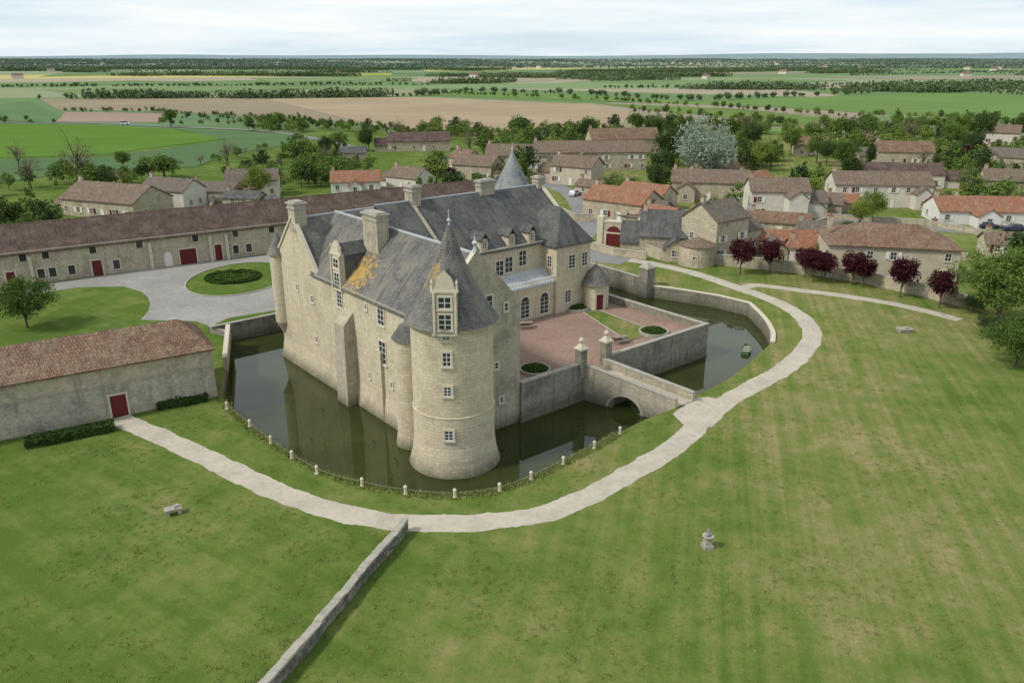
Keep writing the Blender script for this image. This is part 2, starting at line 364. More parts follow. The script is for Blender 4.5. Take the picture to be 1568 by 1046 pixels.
g=mixc(nt,mapr(nt,dist,400,470),lawn,fld)
g=mixc(nt,mapr(nt,dist,1200,8000,0,.75),g,(.25,.325,.31))  # aerial haze painted into the ground colour, growing with distance
L(nt,g,b.inputs['Base Color']); b.inputs['Roughness'].default_value=1; b.inputs['Specular IOR Level'].default_value=.05
bump(nt,b,mth(nt,'ADD',n3,n5),.6,.12)
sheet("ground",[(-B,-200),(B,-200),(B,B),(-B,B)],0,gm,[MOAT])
wm,nt,b=newmat("moat_water"); ob=tc(nt)
n=noi(nt,ob,.12,4); n2=noi(nt,ob,.9,3)
L(nt,mixc(nt,mapr(nt,n,.35,.65),(.022,.032,.008),(.042,.050,.013)),b.inputs['Base Color']); b.inputs['Roughness'].default_value=.03; b.inputs['Specular IOR Level'].default_value=.5; b.inputs['IOR'].default_value=1.38
bump(nt,b,n2,.06,.015)
cen=C(20,18)
sheet("moat_water",[p+(p-cen).normalized()*.3 for p in MOAT],-1.8,wm)
mb=MB()
for i in range(len(MOAT)):
    a,b_=MOAT[i],MOAT[(i+1)%len(MOAT)]
    mb.face([(a.x,a.y,-2.6),(b_.x,b_.y,-2.6),(b_.x,b_.y,0),(a.x,a.y,0)])
mb.make("moat_retaining_wall",[STONED])
wallpath("moat_parapet_wall",[G(350,516),C(-7,46.7),C(56.6,46.7)],.85,.45,-.2,[STONED,TRIMG])
wallpath("moat_parapet_wall",[C(56.7,46.4),C(55.6,25.6)],1.3,.45,-.2,[STONED,TRIMG])
out=lambda p,k:p+(p-cen).normalized()*k
wallpath("moat_parapet_wall",[out(p,.25) for p in [C(55.4,25.2),G(1045,446),G(1100,455)]+cr(curveR[::-1],5)+[G(1180,526)]],.28,.55,-.2,[STONED,TRIM],.1)
wallpath("moat_parapet_wall",[G(346,566),G(351,514)],1.6,.5,-.2,[RUB,TRIM])
mb=MB(); pc=C(55.6,24.9); mb.obox(pc,CA,1.8,1.8,-2.5,3.0,0); mb.obox(pc,CA,2.0,2.0,3.0,3.2,1); mb.obox(pc,CA,2.0,2.0,3.2,3.9,1,-1.6,-1.6); mb.make("stone_gate_pier",[STONED,TRIMG])
# ---------------------------------------------------------------- paths
ring=[(180,640),(215,655),(262,676),(330,708),(400,742),(470,770),(540,789),(610,799),(690,801),(770,797),(835,786),(895,762),(955,730),(1010,699),(1052,668),(1075,640)]
ribbon("gravel_path",[G(*p) for p in ring],2.4,.008,PATH)
r2=[(1072,650),(1110,616),(1160,588),(1205,562),(1236,532),(1243,508),(1225,484),(1190,463),(1130,441),(1060,418),(1000,404),(960,398)]
ribbon("gravel_path",[G(*p) for p in r2],2.5,.012,PATH)
ribbon("gravel_path",[G(*p) for p in [(1138,441),(1160,437),(1210,443),(1290,453),(1380,468),(1470,490)]],2.1,.016,PATH)
sheet("bridge_forecourt",[G(*p) for p in [(1030,634),(1062,610),(1085,608),(1104,612),(1112,622),(1090,645),(1062,668),(1046,670),(1048,652)]],.02,PATH)
sheet("forecourt_gravel",[G(*p) for p in [(-40,450),(60,436),(250,409),(445,386),(480,400),(480,440),(440,472),(350,487),(322,500),(300,492),(215,490),(226,478),(230,466),(226,455),(216,447),(190,439),(120,440),(-40,463)]],.01,ASPH)
def ell(cx,cy,rx,ry,n=40,z=0):
    c=G(cx,cy,z); a=(G(cx+rx,cy,z)-c).length; bb=(G(cx,cy-ry,z)-c).length
    return [Vector((c.x+a*math.cos(2*math.pi*i/n),c.y+bb*math.sin(2*math.pi*i/n),z)) for i in range(n)],c,a,bb
el,c,a,bb=ell(366,426,74,23); sheet("lawn_island",el,.02,gm)
wallpath("lawn_island_kerb",el,.12,.2,0,[TRIMG,TRIMG],.02,True)
def leafquad(mb_v,mb_f,p,s,rng):
    a=Vector((rng.gauss(0,1),rng.gauss(0,1),rng.gauss(0,1))).normalized(); b=a.orthogonal().normalized(); ang=rng.random()*6.28
    q=Matrix.Rotation(ang,3,a); b=q@b; c=a.cross(b)
    i=len(mb_v); b=b*s; c=c*s*.65
    mb_v+= [tuple(p-b),tuple(p-c),tuple(p+b),tuple(p+c)]; mb_f.append((i,i+1,i+2,i+3))
def hedge(name,pts,w,h,mat=HEDGE,dens=60,ls=.14):
    rng=random.Random(len(pts)*7+int(w*10)); V=[];Fc=[]
    for k in range(len(pts)-1):
        a,b_=Vector(pts[k]),Vector(pts[k+1]); d=(b_-a); Ln=d.length; d.normalize(); n=Vector((-d.y,d.x,0))
        for _ in range(int(Ln*(w+2*h)*dens)):
            t=rng.random()*Ln; side=rng.random()*(w+2*h); jit=rng.gauss(0,.07)+.25*noise.noise(Vector((t*.5,k*3,side)))
            if side<h: o,z=-w/2+jit,side
            elif side<h+w: o,z=side-h-w/2,h+jit
            else: o,z=w/2+jit,side-h-w
            leafquad(V,Fc,a+d*t+n*o+Vector((0,0,z)),ls*rng.uniform(.7,1.3),rng)
        i=len(V); ww=w/2*.85
        V+=[tuple(a+n*ww),tuple(a-n*ww),tuple(b_-n*ww),tuple(b_+n*ww)]; V+=[(x,y,h*.88) for x,y,z in V[-4:]]
        Fc+=[(i,i+1,i+5,i+4),(i+1,i+2,i+6,i+5),(i+2,i+3,i+7,i+6),(i+3,i,i+4,i+7),(i+4,i+5,i+6,i+7)]
    me=bpy.data.meshes.new(name); me.from_pydata(V,[],Fc); me.materials.append(mat); o=bpy.data.objects.new(name,me); scene.collection.objects.link(o); return o
el,c,a,bb=ell(357,426,36,8,24); hedge("round_hedge",el+[el[0]],1.1,.4)
V=[];Fc=[];rng=random.Random(8)
for _ in range(5000):
    q=rng.random()*6.28; r=math.sqrt(rng.random()); x,y=c.x+a*r*math.cos(q),c.y+bb*r*math.sin(q)
    if noise.noise(Vector((x*.5,y*.5,0)))<-.15: continue
    leafquad(V,Fc,Vector((x,y,.05+rng.random()*.3*(1+noise.noise(Vector((x*.4,y*.4,4)))))),.16,rng)
me=bpy.data.meshes.new("flower_bed_shrubs"); me.from_pydata(V,[],Fc); me.materials.append(LF_G); scene.collection.objects.link(bpy.data.objects.new("flower_bed_shrubs",me))
hedge("box_hedge",[G(38,684),G(105,671),G(176,657)],1.4,.8)
hedge("box_hedge",[G(240,625),G(318,611)],1.6,.7)

# ---------------------------------------------------------------- chateau
CH=empty("chateau",TC,CA)
mb=MB()
W0=-.9
mb.box(W0,9.9,2.2,25.5,-2.6,11.4,0)
mb.box(W0,10.0,25.5,36.5,-2.6,11.4,0)
mb.box(10.0,37.4,22.5,36.8,-2.6,11.4,0)
mb.gable_wall(W0,25.5,36.5,11.4,17.1,0,rb=30.7)
mb.frus(W0-.003,9.0,2.9,36.4,-2.6,1.0,.45,0)
mb.box(W0-.18,W0-.002,3.2,25.4,11.05,11.4,2)
mb.box(9.95,37.4,22.3,22.498,11.05,11.4,2)
def slabgable(y0,y1,x0,x1,xm,ze,zr,mat,top=2):
    pts=[(x0,ze-1.0),(x1,ze-1.0),(x1,ze+.25),(xm,zr+.35),(x0,ze+.25)]
    A=[(x,y0,z) for x,z in pts]; Bq=[(x,y1,z) for x,z in pts]
    mb.face(A,mat); mb.face(Bq[::-1],mat)
    for i in range(5):
        j=(i+1)%5; mb.face([A[i],A[j],Bq[j],Bq[i]],top if i in(2,3) else mat)
slabgable(2.12,2.75,-1.0,10.05,4.6,11.4,17.3,1)
mb.box(2.5,9.98,2.12,2.199,-2.6,10.4,1)
def strip(axis,val,p,q,w,t,mat):
    a=Vector(p);b_=Vector(q)
    if axis==0:
        B4=[(val-w,a.x,a.y),(val+w,a.x,a.y),(val+w,b_.x,b_.y),(val-w,b_.x,b_.y)]
    else:
        B4=[(a.x,val-w,a.y),(a.x,val+w,a.y),(b_.x,val+w,b_.y),(b_.x,val-w,b_.y)]
    mb.hexa(B4,[(x,y,z+t) for x,y,z in B4],mat)
strip(0,W0+.1,(25.2,11.2),(30.7,17.2),.25,.35,2); strip(0,W0+.1,(30.7,17.2),(36.8,11.1),.25,.35,2)
strip(0,37.3,(22.2,11.3),(30.5,17.5),.25,.35,2); strip(0,37.3,(30.5,17.5),(37,11.2),.25,.35,2)
mb.gable_wall(37.4,22.5,36.8,11.4,17.4,0,rb=30.5)
strip(0,15.2,(22.2,11.3),(30.5,17.5),.2,.22,1)
p=onplane(543,600,0,W0); by=p.y
mb.frus(-2.2,W0+.1,by-1.0,by+1.0,-2.6,7.5,.25,1); 
mb.hexa([(-2.2,by-1.0,7.5),(W0,by-1.0,7.5),(W0,by+1.0,7.5),(-2.2,by+1.0,7.5)],[(-1.2,by-1,8.6),(W0,by-1,8.9),(W0,by+1,8.9),(-1.2,by+1,8.6)],1)
mb.box(W0-.35,W0-.001,11.3,12.6,-2.5,6.0,0)
mb.box(31,37.3,19.6,23.5,1.0,11.0,0)
mb.box(30.85,37.45,19.45,19.598,10.7,11.0,2)
mb.box(17,30.99,20.0,22.49,1.0,6.0,0)
mb.box(16.85,30.98,19.85,22.49,6.0,6.25,2)
mb.make("walls",[STONE,STONEG,TRIM],CH)
mb=MB()
mb.lathe(0,0,[(4.55,-2.6),(4.4,-1.8),(4.05,-.6),(3.86,1.0)],64,0)
mb.lathe(0,0,[(3.86,1.0),(3.86,3.9),(3.90,3.95),(3.90,4.05),(3.82,4.1),(3.8,12.0),(4.0,12.15),(4.0,12.3),(4.12,12.35),(4.12,12.6),(3.5,12.6)],64,0)
mb.lathe(-1.4,5.2,[(1.9,-2.6),(1.55,-.5),(1.5,9.2),(1.6,9.3),(1.6,9.5)],24,0)
mb.lathe(W0+.2,36.2,[(.3,1.5),(1.05,3.0),(1.1,3.1),(1.1,11.6),(1.25,11.7),(1.25,11.9)],20,0)
mb.lathe(37,36.3,[(3.5,-2.6),(3.4,14.6),(3.6,14.8)],36,0)
mb.lathe(37.6,18.7,[(1.9,1),(1.9,4.9),(2.05,5.0),(2.05,5.2)],8,0)
mb.make("round_towers",[STONE],CH)
mb=MB()
th=.2
def slope(a,b_,c_,d_,mat=0): mb.hexa([(x,y,z-th) for x,y,z in(a,b_,c_,d_)],[a,b_,c_,d_],mat)
slope((W0-.28,2.75,11.25),(4.6,2.75,17.3),(4.6,30.6,17.3),(W0-.28,26.6,11.25))
slope((10.2,2.75,11.25),(10.2,24.5,11.25),(4.6,30.6,17.3),(4.6,2.75,17.3))
mb.box(4.5,4.7,2.8,30.5,17.22,17.40,1)
mb.gable_roof(W0+.25,10.1,25.5,36.5,11.4,17.1,.25,0,False,.2,30.7,1,0)
mb.gable_roof(10.1,37.1,22.5,36.8,11.4,17.4,.3,2,False,.2,30.5,1,0)
mb.lathe(0,0,[(4.35,12.5),(4.0,13.0),(3.15,14.2),(2.2,15.9),(1.35,17.8),(.6,19.8),(.12,21.0),(.0,21.0)],48,0)
mb.lathe(-1.4,5.2,[(1.75,9.45),(.9,10.7),(0,11.2)],24,0)
mb.lathe(W0+.2,36.2,[(1.4,11.85),(.6,13.4),(0,14.6)],20,0)
mb.lathe(37,36.3,[(3.9,14.6),(3.3,15.3),(1.9,18.0),(.8,20.1),(.1,21.6),(0,21.6)],36,3)
mb.lathe(37.6,18.7,[(2.3,5.1),(1.2,6.6),(0,7.9)],8,0)
mb.hip_roof(31,37.3,19.6,28,11.0,15.6,.35,2,.9)
slope((16.8,19.8,6.26),(31,19.8,6.26),(31,22.5,7.6),(16.8,22.5,7.6),1)
for x,y,z in((0,0,20.9),(37,36.3,21.4)):
    mb.lathe(x,y,[(.12,z),(.06,z+.35),(.2,z+.5),(.06,z+.7),(.04,z+1.3),(0,z+1.5)],10,1)
mb.lathe(4.6,2.4,[(.25,17.5),(.12,18.0),(.3,18.3),(.1,18.6),(0,19.1)],10,1)
mb.make("roofs",[SLATE,ZINC,SLATE2,SLATEL],CH)
mb=MB()
def chim(x0,x1,y0,y1,z0,z1):
    mb.box(x0,x1,y0,y1,z0,z1,0); mb.box(x0-.12,x1+.12,y0-.12,y1+.12,z1-.55,z1-.4,1); mb.box(x0-.18,x1+.18,y0-.18,y1+.18,z1,z1+.2,1)
    mb.box(x0+.1,x1-.1,y0+.1,y1-.1,z1+.2,z1+.35,1)
chim(-.95,.5,29.8,31.6,15.5,18.7)
chim(2.3,3.7,16.7,19.7,13.5,18.9)
chim(15.0,16.3,29.6,31.4,16.0,19.1)
chim(26.2,28.6,29.9,31.1,16.0,18.7)
chim(36.5,37.5,29.8,31.2,16.0,18.3)
mb.make("chimneys",[STONEG,TRIMG],CH)
mb=MB(); WEST=math.pi; SOUTH=-math.pi/2
for px,py,w,h in((520,458,1.1,1.9),(522,508,1.1,2.0),(583,482,1.2,2.3),(586,540,1.3,2.5),(620,498,.5,.8),(478,458,.5,.8),(485,520,.4,.7),(560,470,.4,.6),(484,560,.4,.8),(600,590,.4,.6),(455,440,.4,.7),(566,575,.3,.6)):
    p=onplane(px,py,0,W0); mb.window((W0,p.y),WEST,w,h,p.z-h/2,0,1,2,bars=(1,3) if w>1 else (0,1))
for px,py,w,h in((749,462,.8,1.3),(760,560,.5,.7),(775,470,.5,.8),(768,612,.5,.6)):
    p=onplane(px,py,1,2.1); mb.window((p.x,2.10),SOUTH,w,h,p.z-h/2,0,1,2,bars=(0,1))
nT=-math.pi/2-CA+R(-3); nv=Vector((math.cos(nT),math.sin(nT),0))
for py,w,h,rr in((515,.7,.75,3.84),(551,.75,1.3,3.84),(600,.7,.9,3.86),(667,.8,.95,3.9)):
    d=ray(689,py); t=(TC.y-3.85)/d.y; z=H+d.z*t
    mb.window(nv*(rr-.02),nT,w,h,z-h/2,0,1,2,bars=(1,2))
for px,py in((779,406),(800,396),(765,412)):
    p=onplane(px,py,1,22.5); mb.window((p.x,22.5),SOUTH,1.3,2.1,p.z-1.0,0,1,2)
for k in range(4):
    mb.window((19.0+k*3.4,20.0),SOUTH,1.5,2.3,2.0,0,1,2,arch=True,bars=(1,3))
mb.window((33.8,19.6),SOUTH,1.2,1.9,7.6,0,1,2,bars=(1,3)); mb.window((36.2,19.6),SOUTH,1.0,1.9,7.6,0,1,2,bars=(1,3)); mb.window((31,21.0),WEST,.9,1.5,8,0,1,2)
mb.window((33.2,19.6),SOUTH,1.1,1.7,2.9,0,1,2,bars=(1,3)); mb.window(Vector((37.6,18.7,0))+Vector((math.cos(R(-112.5)),math.sin(R(-112.5)),0))*1.76,R(-112.5),1.0,2.2,1.65,0,3,3,bars=(0,0))
for k in range(28): mb.obox((17.2+k*.5,19.95),0,.12,.12,6.25,6.9,2)
mb.box(16.95,31,19.86,20.03,6.9,7.0,2)
mb.make("windows",[TRIM,GLASS,WHITE,MAROON],CH)
def dormer(c,ang,w,dep,z0,z1,zt):
    mb=MB(); n=Vector((math.cos(ang),math.sin(ang),0)); ta=ang+math.pi/2; t=Vector((math.cos(ta),math.sin(ta),0)); c=Vector((c[0],c[1],0))
    mb.obox(c-n*dep/2,ta,w,dep,z0,z1,0)
    mb.obox(c-n*.15,ta,w+.3,.5,z1,z1+.18,1); mb.obox(c-n*.13,ta,w+.24,.42,z0-.2,z0-.002,1)
    zm=z0+(z1-z0)*.52
    for s in(-1,1):
        mb.obox(c+n*.08+t*s*(w/2-.12),ta,.2,.2,z0,z1,1); mb.lathe(*(c-n*.1+t*s*(w/2+.02)).xy,[(.14,z1+.18),(.08,z1+.7),(.14,z1+.85),(0,z1+1.2)],8,1)
    mb.window(c,ang,w-.95,(z1-z0)*.38,z0+.35,1,2,3,bars=(1,2),fr=.12); mb.window(c,ang,w-.95,(z1-z0)*.28,zm+.35,1,2,3,bars=(1,1),fr=.12)
    A=[c+t*(-w/2+.1)+Vector((0,0,z1+.18)),c+t*(w/2-.1)+Vector((0,0,z1+.18)),c+t*(w*.3)+Vector((0,0,z1+.18+(zt-z1)*.55)),c+Vector((0,0,zt)),c-t*(w*.3)+Vector((0,0,z1+.18+(zt-z1)*.55))]
    Bk=[p-n*.3 for p in A]; mb.face(A,1); mb.face(Bk[::-1],1)
    for i in range(5): mb.face([A[i],A[(i+1)%5],Bk[(i+1)%5],Bk[i]],1)
    r=zt-.4; e0=z1+.05
    for s in(-1,1):
        a=c-n*.3+t*s*(w/2+.12); q=c-n*(dep+.6)+t*s*(w/2+.12)
        mb.face([a+Vector((0,0,e0)),q+Vector((0,0,e0)),c-n*(dep+.6)+Vector((0,0,r)),c-n*.3+Vector((0,0,r))],4)
    mb.face([c-n*.28+t*(w/2)+Vector((0,0,e0)),c-n*.28-t*(w/2)+Vector((0,0,e0)),c-n*.28+Vector((0,0,r))],4)
    for s in(-1,1): mb.obox(c-n*(dep/2+.25)+t*s*(w/2+.03),ta,.05,dep-.5,z0+.1,z1,4)
    mb.make("dormer",[STONE,TRIM,GLASS,WHITE,SLATE2],CH)
dormer(nv*4.15,nT,2.1,2.6,12.3,16.0,17.9)
p=onplane(517,420,0,W0); dormer((W0-.12,p.y),WEST,2.1,4.0,10.9,14.7,16.3)
mb=MB()
for x in(21.0,25.5,29):
    mb.obox((x,23.2),0,1.1,1.6,11.3,13.0,0); mb.window((x,22.4),SOUTH,.6,1.0,11.7,0,1,2,fr=.1); mb.gable_roof(22.3,24.8,x-.55,x+.55,13,13.8,.12,3,True)
mb.make("court_lucarnes",[STONE,GLASS,WHITE,SLATE2],CH)

# ---------------------------------------------------------------- courtyard terrace
TE=empty("courtyard_terrace",TC,CA)
mb=MB()
mb.box(9.95,41.3,1.8,38.5,-2.6,1.6,0)
mb.frus(10.0,41.2,1.9,38.4,-2.6,-.9,.35,0)
mb.box(9.99,19.0,1.8,2.25,1.6,2.65,0); mb.box(22.4,41.3,1.8,2.25,1.6,2.55,0); mb.box(40.85,41.3,2.25,38.4,1.6,2.5,0)
mb.box(9.99,19.0,1.73,2.32,2.65,2.8,1); mb.box(22.4,41.4,1.73,2.32,2.55,2.7,1); mb.box(40.78,41.37,2.33,38.4,2.5,2.65,1)
mb.make("retaining_walls",[STONED,TRIMG],TE)
mb=MB(); mb.face([(9.95,2.25,1.606),(40.85,2.25,1.606),(40.85,38.4,1.606),(9.95,38.4,1.606)]); mb.make("gravel_surface",[COURT],TE)
LW=[G(x,y,1.6) for x,y in((893,479),(918,476),(1002,508),(962,524))]
sheet("courtyard_lawn",LW,1.63,gm)
wallpath("courtyard_lawn_kerb",LW,1.72,.15,1.6,[TRIMG,TRIMG],.02,True)
for px,py,r in((882,473,1.9),(1001,510,1.9),(819,568,1.8)):
    c=G(px,py,1.6); mb=MB(); mb.lathe(c.x,c.y,[(r,1.6),(r,1.95),(r-.2,1.95),(r-.2,1.7),(0,1.7)],28,0)
    o=mb.make("round_planter",[TRIMG]); 
    V=[];Fc=[];rng=random.Random(3)
    for _ in range(1500):
        a=rng.random()*6.28; rr=math.sqrt(rng.random())*(r-.25); leafquad(V,Fc,Vector((c.x+rr*math.cos(a),c.y+rr*math.sin(a),1.75+.65*rng.random()*(1-(rr/r)**2))),.13,rng)
    me=bpy.data.meshes.new("box_shrub"); me.from_pydata(V,[],Fc); me.materials.append(HEDGE); q=bpy.data.objects.new("box_shrub",me); scene.collection.objects.link(q); q.parent=o
for x in(18.75,22.7):
    c=C(x,2.0); mb=MB(); mb.obox(c,CA,.95,.95,1.2,4.4,0); mb.obox(c,CA,1.2,1.2,4.4,4.6,1); mb.obox(c,CA,1.0,1.0,4.6,5.1,1,-.7,-.7); mb.lathe(c.x,c.y,[(.12,5.1),(.3,5.35),(.28,5.55),(.05,5.8),(0,6.0)],12,1)
    mb.make("gate_pier",[STONED,TRIM])
# ---------------------------------------------------------------- bridge
BR=empty("stone_bridge",TC,CA); mb=MB(); N=28
def bl(t): return 19.1+3.0*t, 1.79-10.6*t
def deckz(t): return 1.6-1.5*t
def archz(t):
    d=(t-.47)*10.9
    return -2.6 if abs(d)>=2.0 else -2.0+1.9*math.sqrt(max(0,1-(d/2.0)**2))
for side in(0,1):
    for i in range(N):
        t0,t1=i/N,(i+1)/N; (xa,ya),(xb,yb)=bl(t0),bl(t1); o0,o1=(-.0,.4) if side==0 else (2.9,3.3)
        z0,z1=archz(t0),archz(t1)
        if (z0<-2.5)!=(z1<-2.5): z0=z1=-2.6
        bq=[(xa+o0,ya,z0),(xb+o0,yb,z1),(xb+o1,yb,z1),(xa+o1,ya,z0)]
        tq=[(xa+o0,ya,deckz(t0)+.85),(xb+o0,yb,deckz(t1)+.85),(xb+o1,yb,deckz(t1)+.85),(xa+o1,ya,deckz(t0)+.85)]
        mb.hexa(bq,tq,0)
        w=.06; mb.hexa([(x+(-w if k in(0,1) else w),y,z+.003) for k,(x,y,z) in enumerate(tq)],[(x+(-w if k in(0,1) else w),y,z+.14) for k,(x,y,z) in enumerate(tq)],1)
for i in range(N):
    t0,t1=i/N,(i+1)/N; (xa,ya),(xb,yb)=bl(t0),bl(t1)
    mb.face([(xa+.4,ya,deckz(t0)),(xb+.4,yb,deckz(t1)),(xb+2.9,yb,deckz(t1)),(xa+2.9,ya,deckz(t0))],2)
    if archz(t0)>-2.5 or archz(t1)>-2.5: mb.face([(xa+.4,ya,archz(t0)),(xb+.4,yb,archz(t1)),(xb+2.9,yb,archz(t1)),(xa+2.9,ya,archz(t0))],0)
for i in range(14):
    a0,a1=math.pi*i/14,math.pi*(i+1)/14
    def vp(a,r): 
        t=.47+r*math.cos(a)/10.9; x,y=bl(t); return (x-.03,y,-2.0+(r-.1)*math.sin(a))
    mb.face([vp(a0,2.0),vp(a1,2.0),vp(a1,2.3),vp(a0,2.3)],1)
mb.make("bridge_masonry",[STONEG,TRIMG,PATH],BR)
# ---------------------------------------------------------------- stable range
S0=G(75,432); S1=G(430,386); sa=math.atan2(S1.y-S0.y,S1.x-S0.x); SB=empty("stable_range",(S0.x,S0.y,0),sa)
Ls0,Ls1=-32,96
mb=MB(); mb.box(Ls0,Ls1,0,10,-.2,5.5,0); mb.gable_wall(Ls1,0,10,5.5,9.1,0); mb.box(Ls0,Ls1,-.12,-.002,5.25,5.5,1); mb.make("walls",[RUB,TRIM],SB)
mb=MB(); mb.gable_roof(Ls0,Ls1,0,10,5.5,9.1,.4,0,False,.18,None,1)
mb.make("roof",[T_MAR,T_BRN],SB)
mb=MB(); d_=(S1-S0).normalized(); SO=S0
def along(px,py):
    d=ray(px,py); n=Vector((-d_.y,d_.x,0)); t=(SO.dot(n))/(d.dot(n)); q=Vector((d.x*t,d.y*t,0)); return (q-SO).dot(d_)
for px in(62,80,110,180,365,385): mb.window((along(px,415),0),SOUTH,1.0,1.5,.8,0,1,1,bars=(0,0),fr=.2)
for px in(30,66,140,213,300,362,418,470): mb.window((along(px,375),0),SOUTH,1.0,1.1,3.9,0,1,1,bars=(0,0),fr=.15,sill=False)
for px,w,h in((148,1.5,2.6),(290,2.8,2.7),(337,1.2,2.8),(12,1.2,2.4)):
    mb.window((along(px,405),0),SOUTH,w,h,0.02,0,2,2,bars=(0,0),fr=.25,sill=False)
x=along(258,400); mb.window((x,0),SOUTH,1.1,1.9,.05,0,3,3,arch=True,bars=(0,0),fr=.2,sill=False)
for px in(45,232,325,350): x=along(px,400); mb.obox((x,-.2),0,.5,.4,0,4.6,0)
mb.make("openings",[TRIM,GLASS,MAROON,WHITE],SB)
# ---------------------------------------------------------------- front-left barn
B1=G(333,607); B0=G(0,675); ba=math.atan2(B1.y-B0.y,B1.x-B0.x); BB=empty("stone_barn",(B1.x,B1.y,0),ba)
mb=MB(); mb.box(-46,0,0,9,-.2,3.7,2); mb.box(-46,0,0,9,3.7,5.55,0); mb.box(-46.05,.06,-.08,-.002,3.62,3.76,1)
for k in range(24): z=k*.23; w=.5 if k%2 else .3; mb.box(-w,.012,-.012,.4,z,z+.22,1)
mb.make("walls",[RUB,TRIMG,RUBW],BB)
mb=MB(); mb.hip_roof(-46,0,0,9,5.6,8.0,.35,0,.55); mb.make("roof",[T_RED],BB)
mb=MB(); d_=(B1-B0).normalized(); SO=B1; x=along(181,615); mb.window((x,0),SOUTH,1.5,2.35,.02,0,1,1,bars=(0,0),fr=.2,sill=False); mb.make("door",[TRIM,MAROON],BB)
# ---------------------------------------------------------------- foreground wall
a=G(621,812); b_=G(425,1046); d=(b_-a).normalized(); rr0=random.Random(4)
pts=[a+d*k*.6+Vector((noise.noise(Vector((k*.15,0,0)))*.12+rr0.uniform(-.025,.025),0,0)) for k in range(int(((b_-a).length+22)/.6))]
wallpath("garden_boundary_wall",pts,1.05,.5,-.1,[RUBD,TRIMG],.1,jit=.07)
# ---------------------------------------------------------------- moat fence, garden stones, boat
FN=empty("moat_fence"); mb=MB(); fp=[]
for px,py in((350,624),(385,651),(417,676),(449,699),(487,722),(520,733),(556,741),(588,748),(622,753),(660,757),(697,758),(732,755),(765,749),(790,741),(813,731),(838,720),(862,708),(886,697),(909,684),(930,673),(948,662)):
    c=G(px,py+2); c+= (c-cen).normalized()*.15; fp.append(c)
for k,c in enumerate(fp):
    if k<5 or k%2==0: mb.lathe(c.x,c.y,[(.2,-.02),(.18,.1),(.14,.12),(.13,.62),(.17,.66),(.17,.72),(.08,.84),(0,.86)],12,0)
    else: mb.obox(c,.3,.09,.09,-.02,.5,1)
for a,b_ in zip(fp,fp[1:]):
    d=b_-a
    mb.obox((a+b_)/2,math.atan2(d.y,d.x),d.length,.035,.44,.475,1)
mb.make("posts_and_rails",[TRIM,m_plain("weathered_wood",(.22,.21,.14),.9,.4)],FN)
c=G(266,787); mb=MB(); 
mb.obox(c,.5,1.3,.7,.42,.58,0); mb.obox(c+Vector((-.4,-.2,0)),.5,.3,.55,-.02,.42,0); mb.obox(c+Vector((.4,.2,0)),.5,.3,.55,-.02,.42,0); mb.obox(c+Vector((.25,.1,0)),.8,.5,.35,.58,.8,0,-.1,-.1); mb.make("stone_bench",[TRIMG])
c=G(1083,838); mb=MB(); mb.obox(c,.2,.75,.75,-.02,.28,0); mb.obox(c,.2,.55,.55,.28,.7,0,-.08,-.08); mb.lathe(c.x,c.y,[(.2,.7),(.42,.95),(.45,1.05),(.3,1.05),(0,.95)],16,0)
mb.lathe(c.x,c.y,[(.14,.98),(.2,1.1),(.13,1.3),(.07,1.36),(.12,1.45),(.1,1.55),(0,1.6)],12,1); mb.make("stone_birdbath_statue",[TRIMG,SLATEL])
c=G(1385,508); mb=MB(); mb.obox(c,.1,1.7,1.0,-.02,.35,0); mb.obox(c,.1,1.9,1.2,.35,.5,0); mb.obox(c+Vector((.2,0,0)),.1,.6,.5,.5,.7,0); mb.make("stone_trough",[TRIMG])
bc=G(1143,537,-1.75); BO=empty("rowing_boat",bc,R(70)); mb=MB(); n=12; prev=None
for i in range(n+1):
    t=i/n; x=-1.7+3.4*t; w=.62*math.sqrt(max(.02,math.sin(math.pi*(.12+.88*t)))) ; z=.38+.12*abs(t-.45)
    ring_=[(x,-w,z),(x,-w*.7,-.02),(x,w*.7,-.02),(x,w,z)]
    if prev:
        for k in range(3): mb.face([prev[k],ring_[k],ring_[k+1],prev[k+1]],0)
    prev=ring_
for x in(-.9,0,.8): mb.box(x-.12,x+.12,-.55,.55,.26,.3,1)
mb.box(-1.72,-1.66,-.4,.4,0,.45,0); mb.make("hull",[m_plain("boat_green",(.10,.17,.10),.5,.3),TRIM],BO)
WOOD=m_plain("wood_grey",(.3,.25,.2),.8,.4)
def table(px,py,ang):
    c=G(px,py,1.61); mb=MB(); mb.obox(c,ang,1.8,.8,2.33,2.39,0)
    for a in(-1,1): 
        for b_ in(-1,1): 
            q=c+Matrix.Rotation(ang,3,'Z')@Vector((a*.8,b_*.3,0)); mb.obox(q,ang,.07,.07,1.61,2.33,0)
        q=c+Matrix.Rotation(ang,3,'Z')@Vector((0,a*.75,0)); mb.obox(q,ang,1.7,.3,2.03,2.08,0); mb.obox(q,ang,1.4,.08,1.61,2.03,0)
    mb.make("picnic_table",[WOOD])
for p in((812,484,.3),(950,524,.4),(822,478,.8),(805,502,.2)): table(*p)
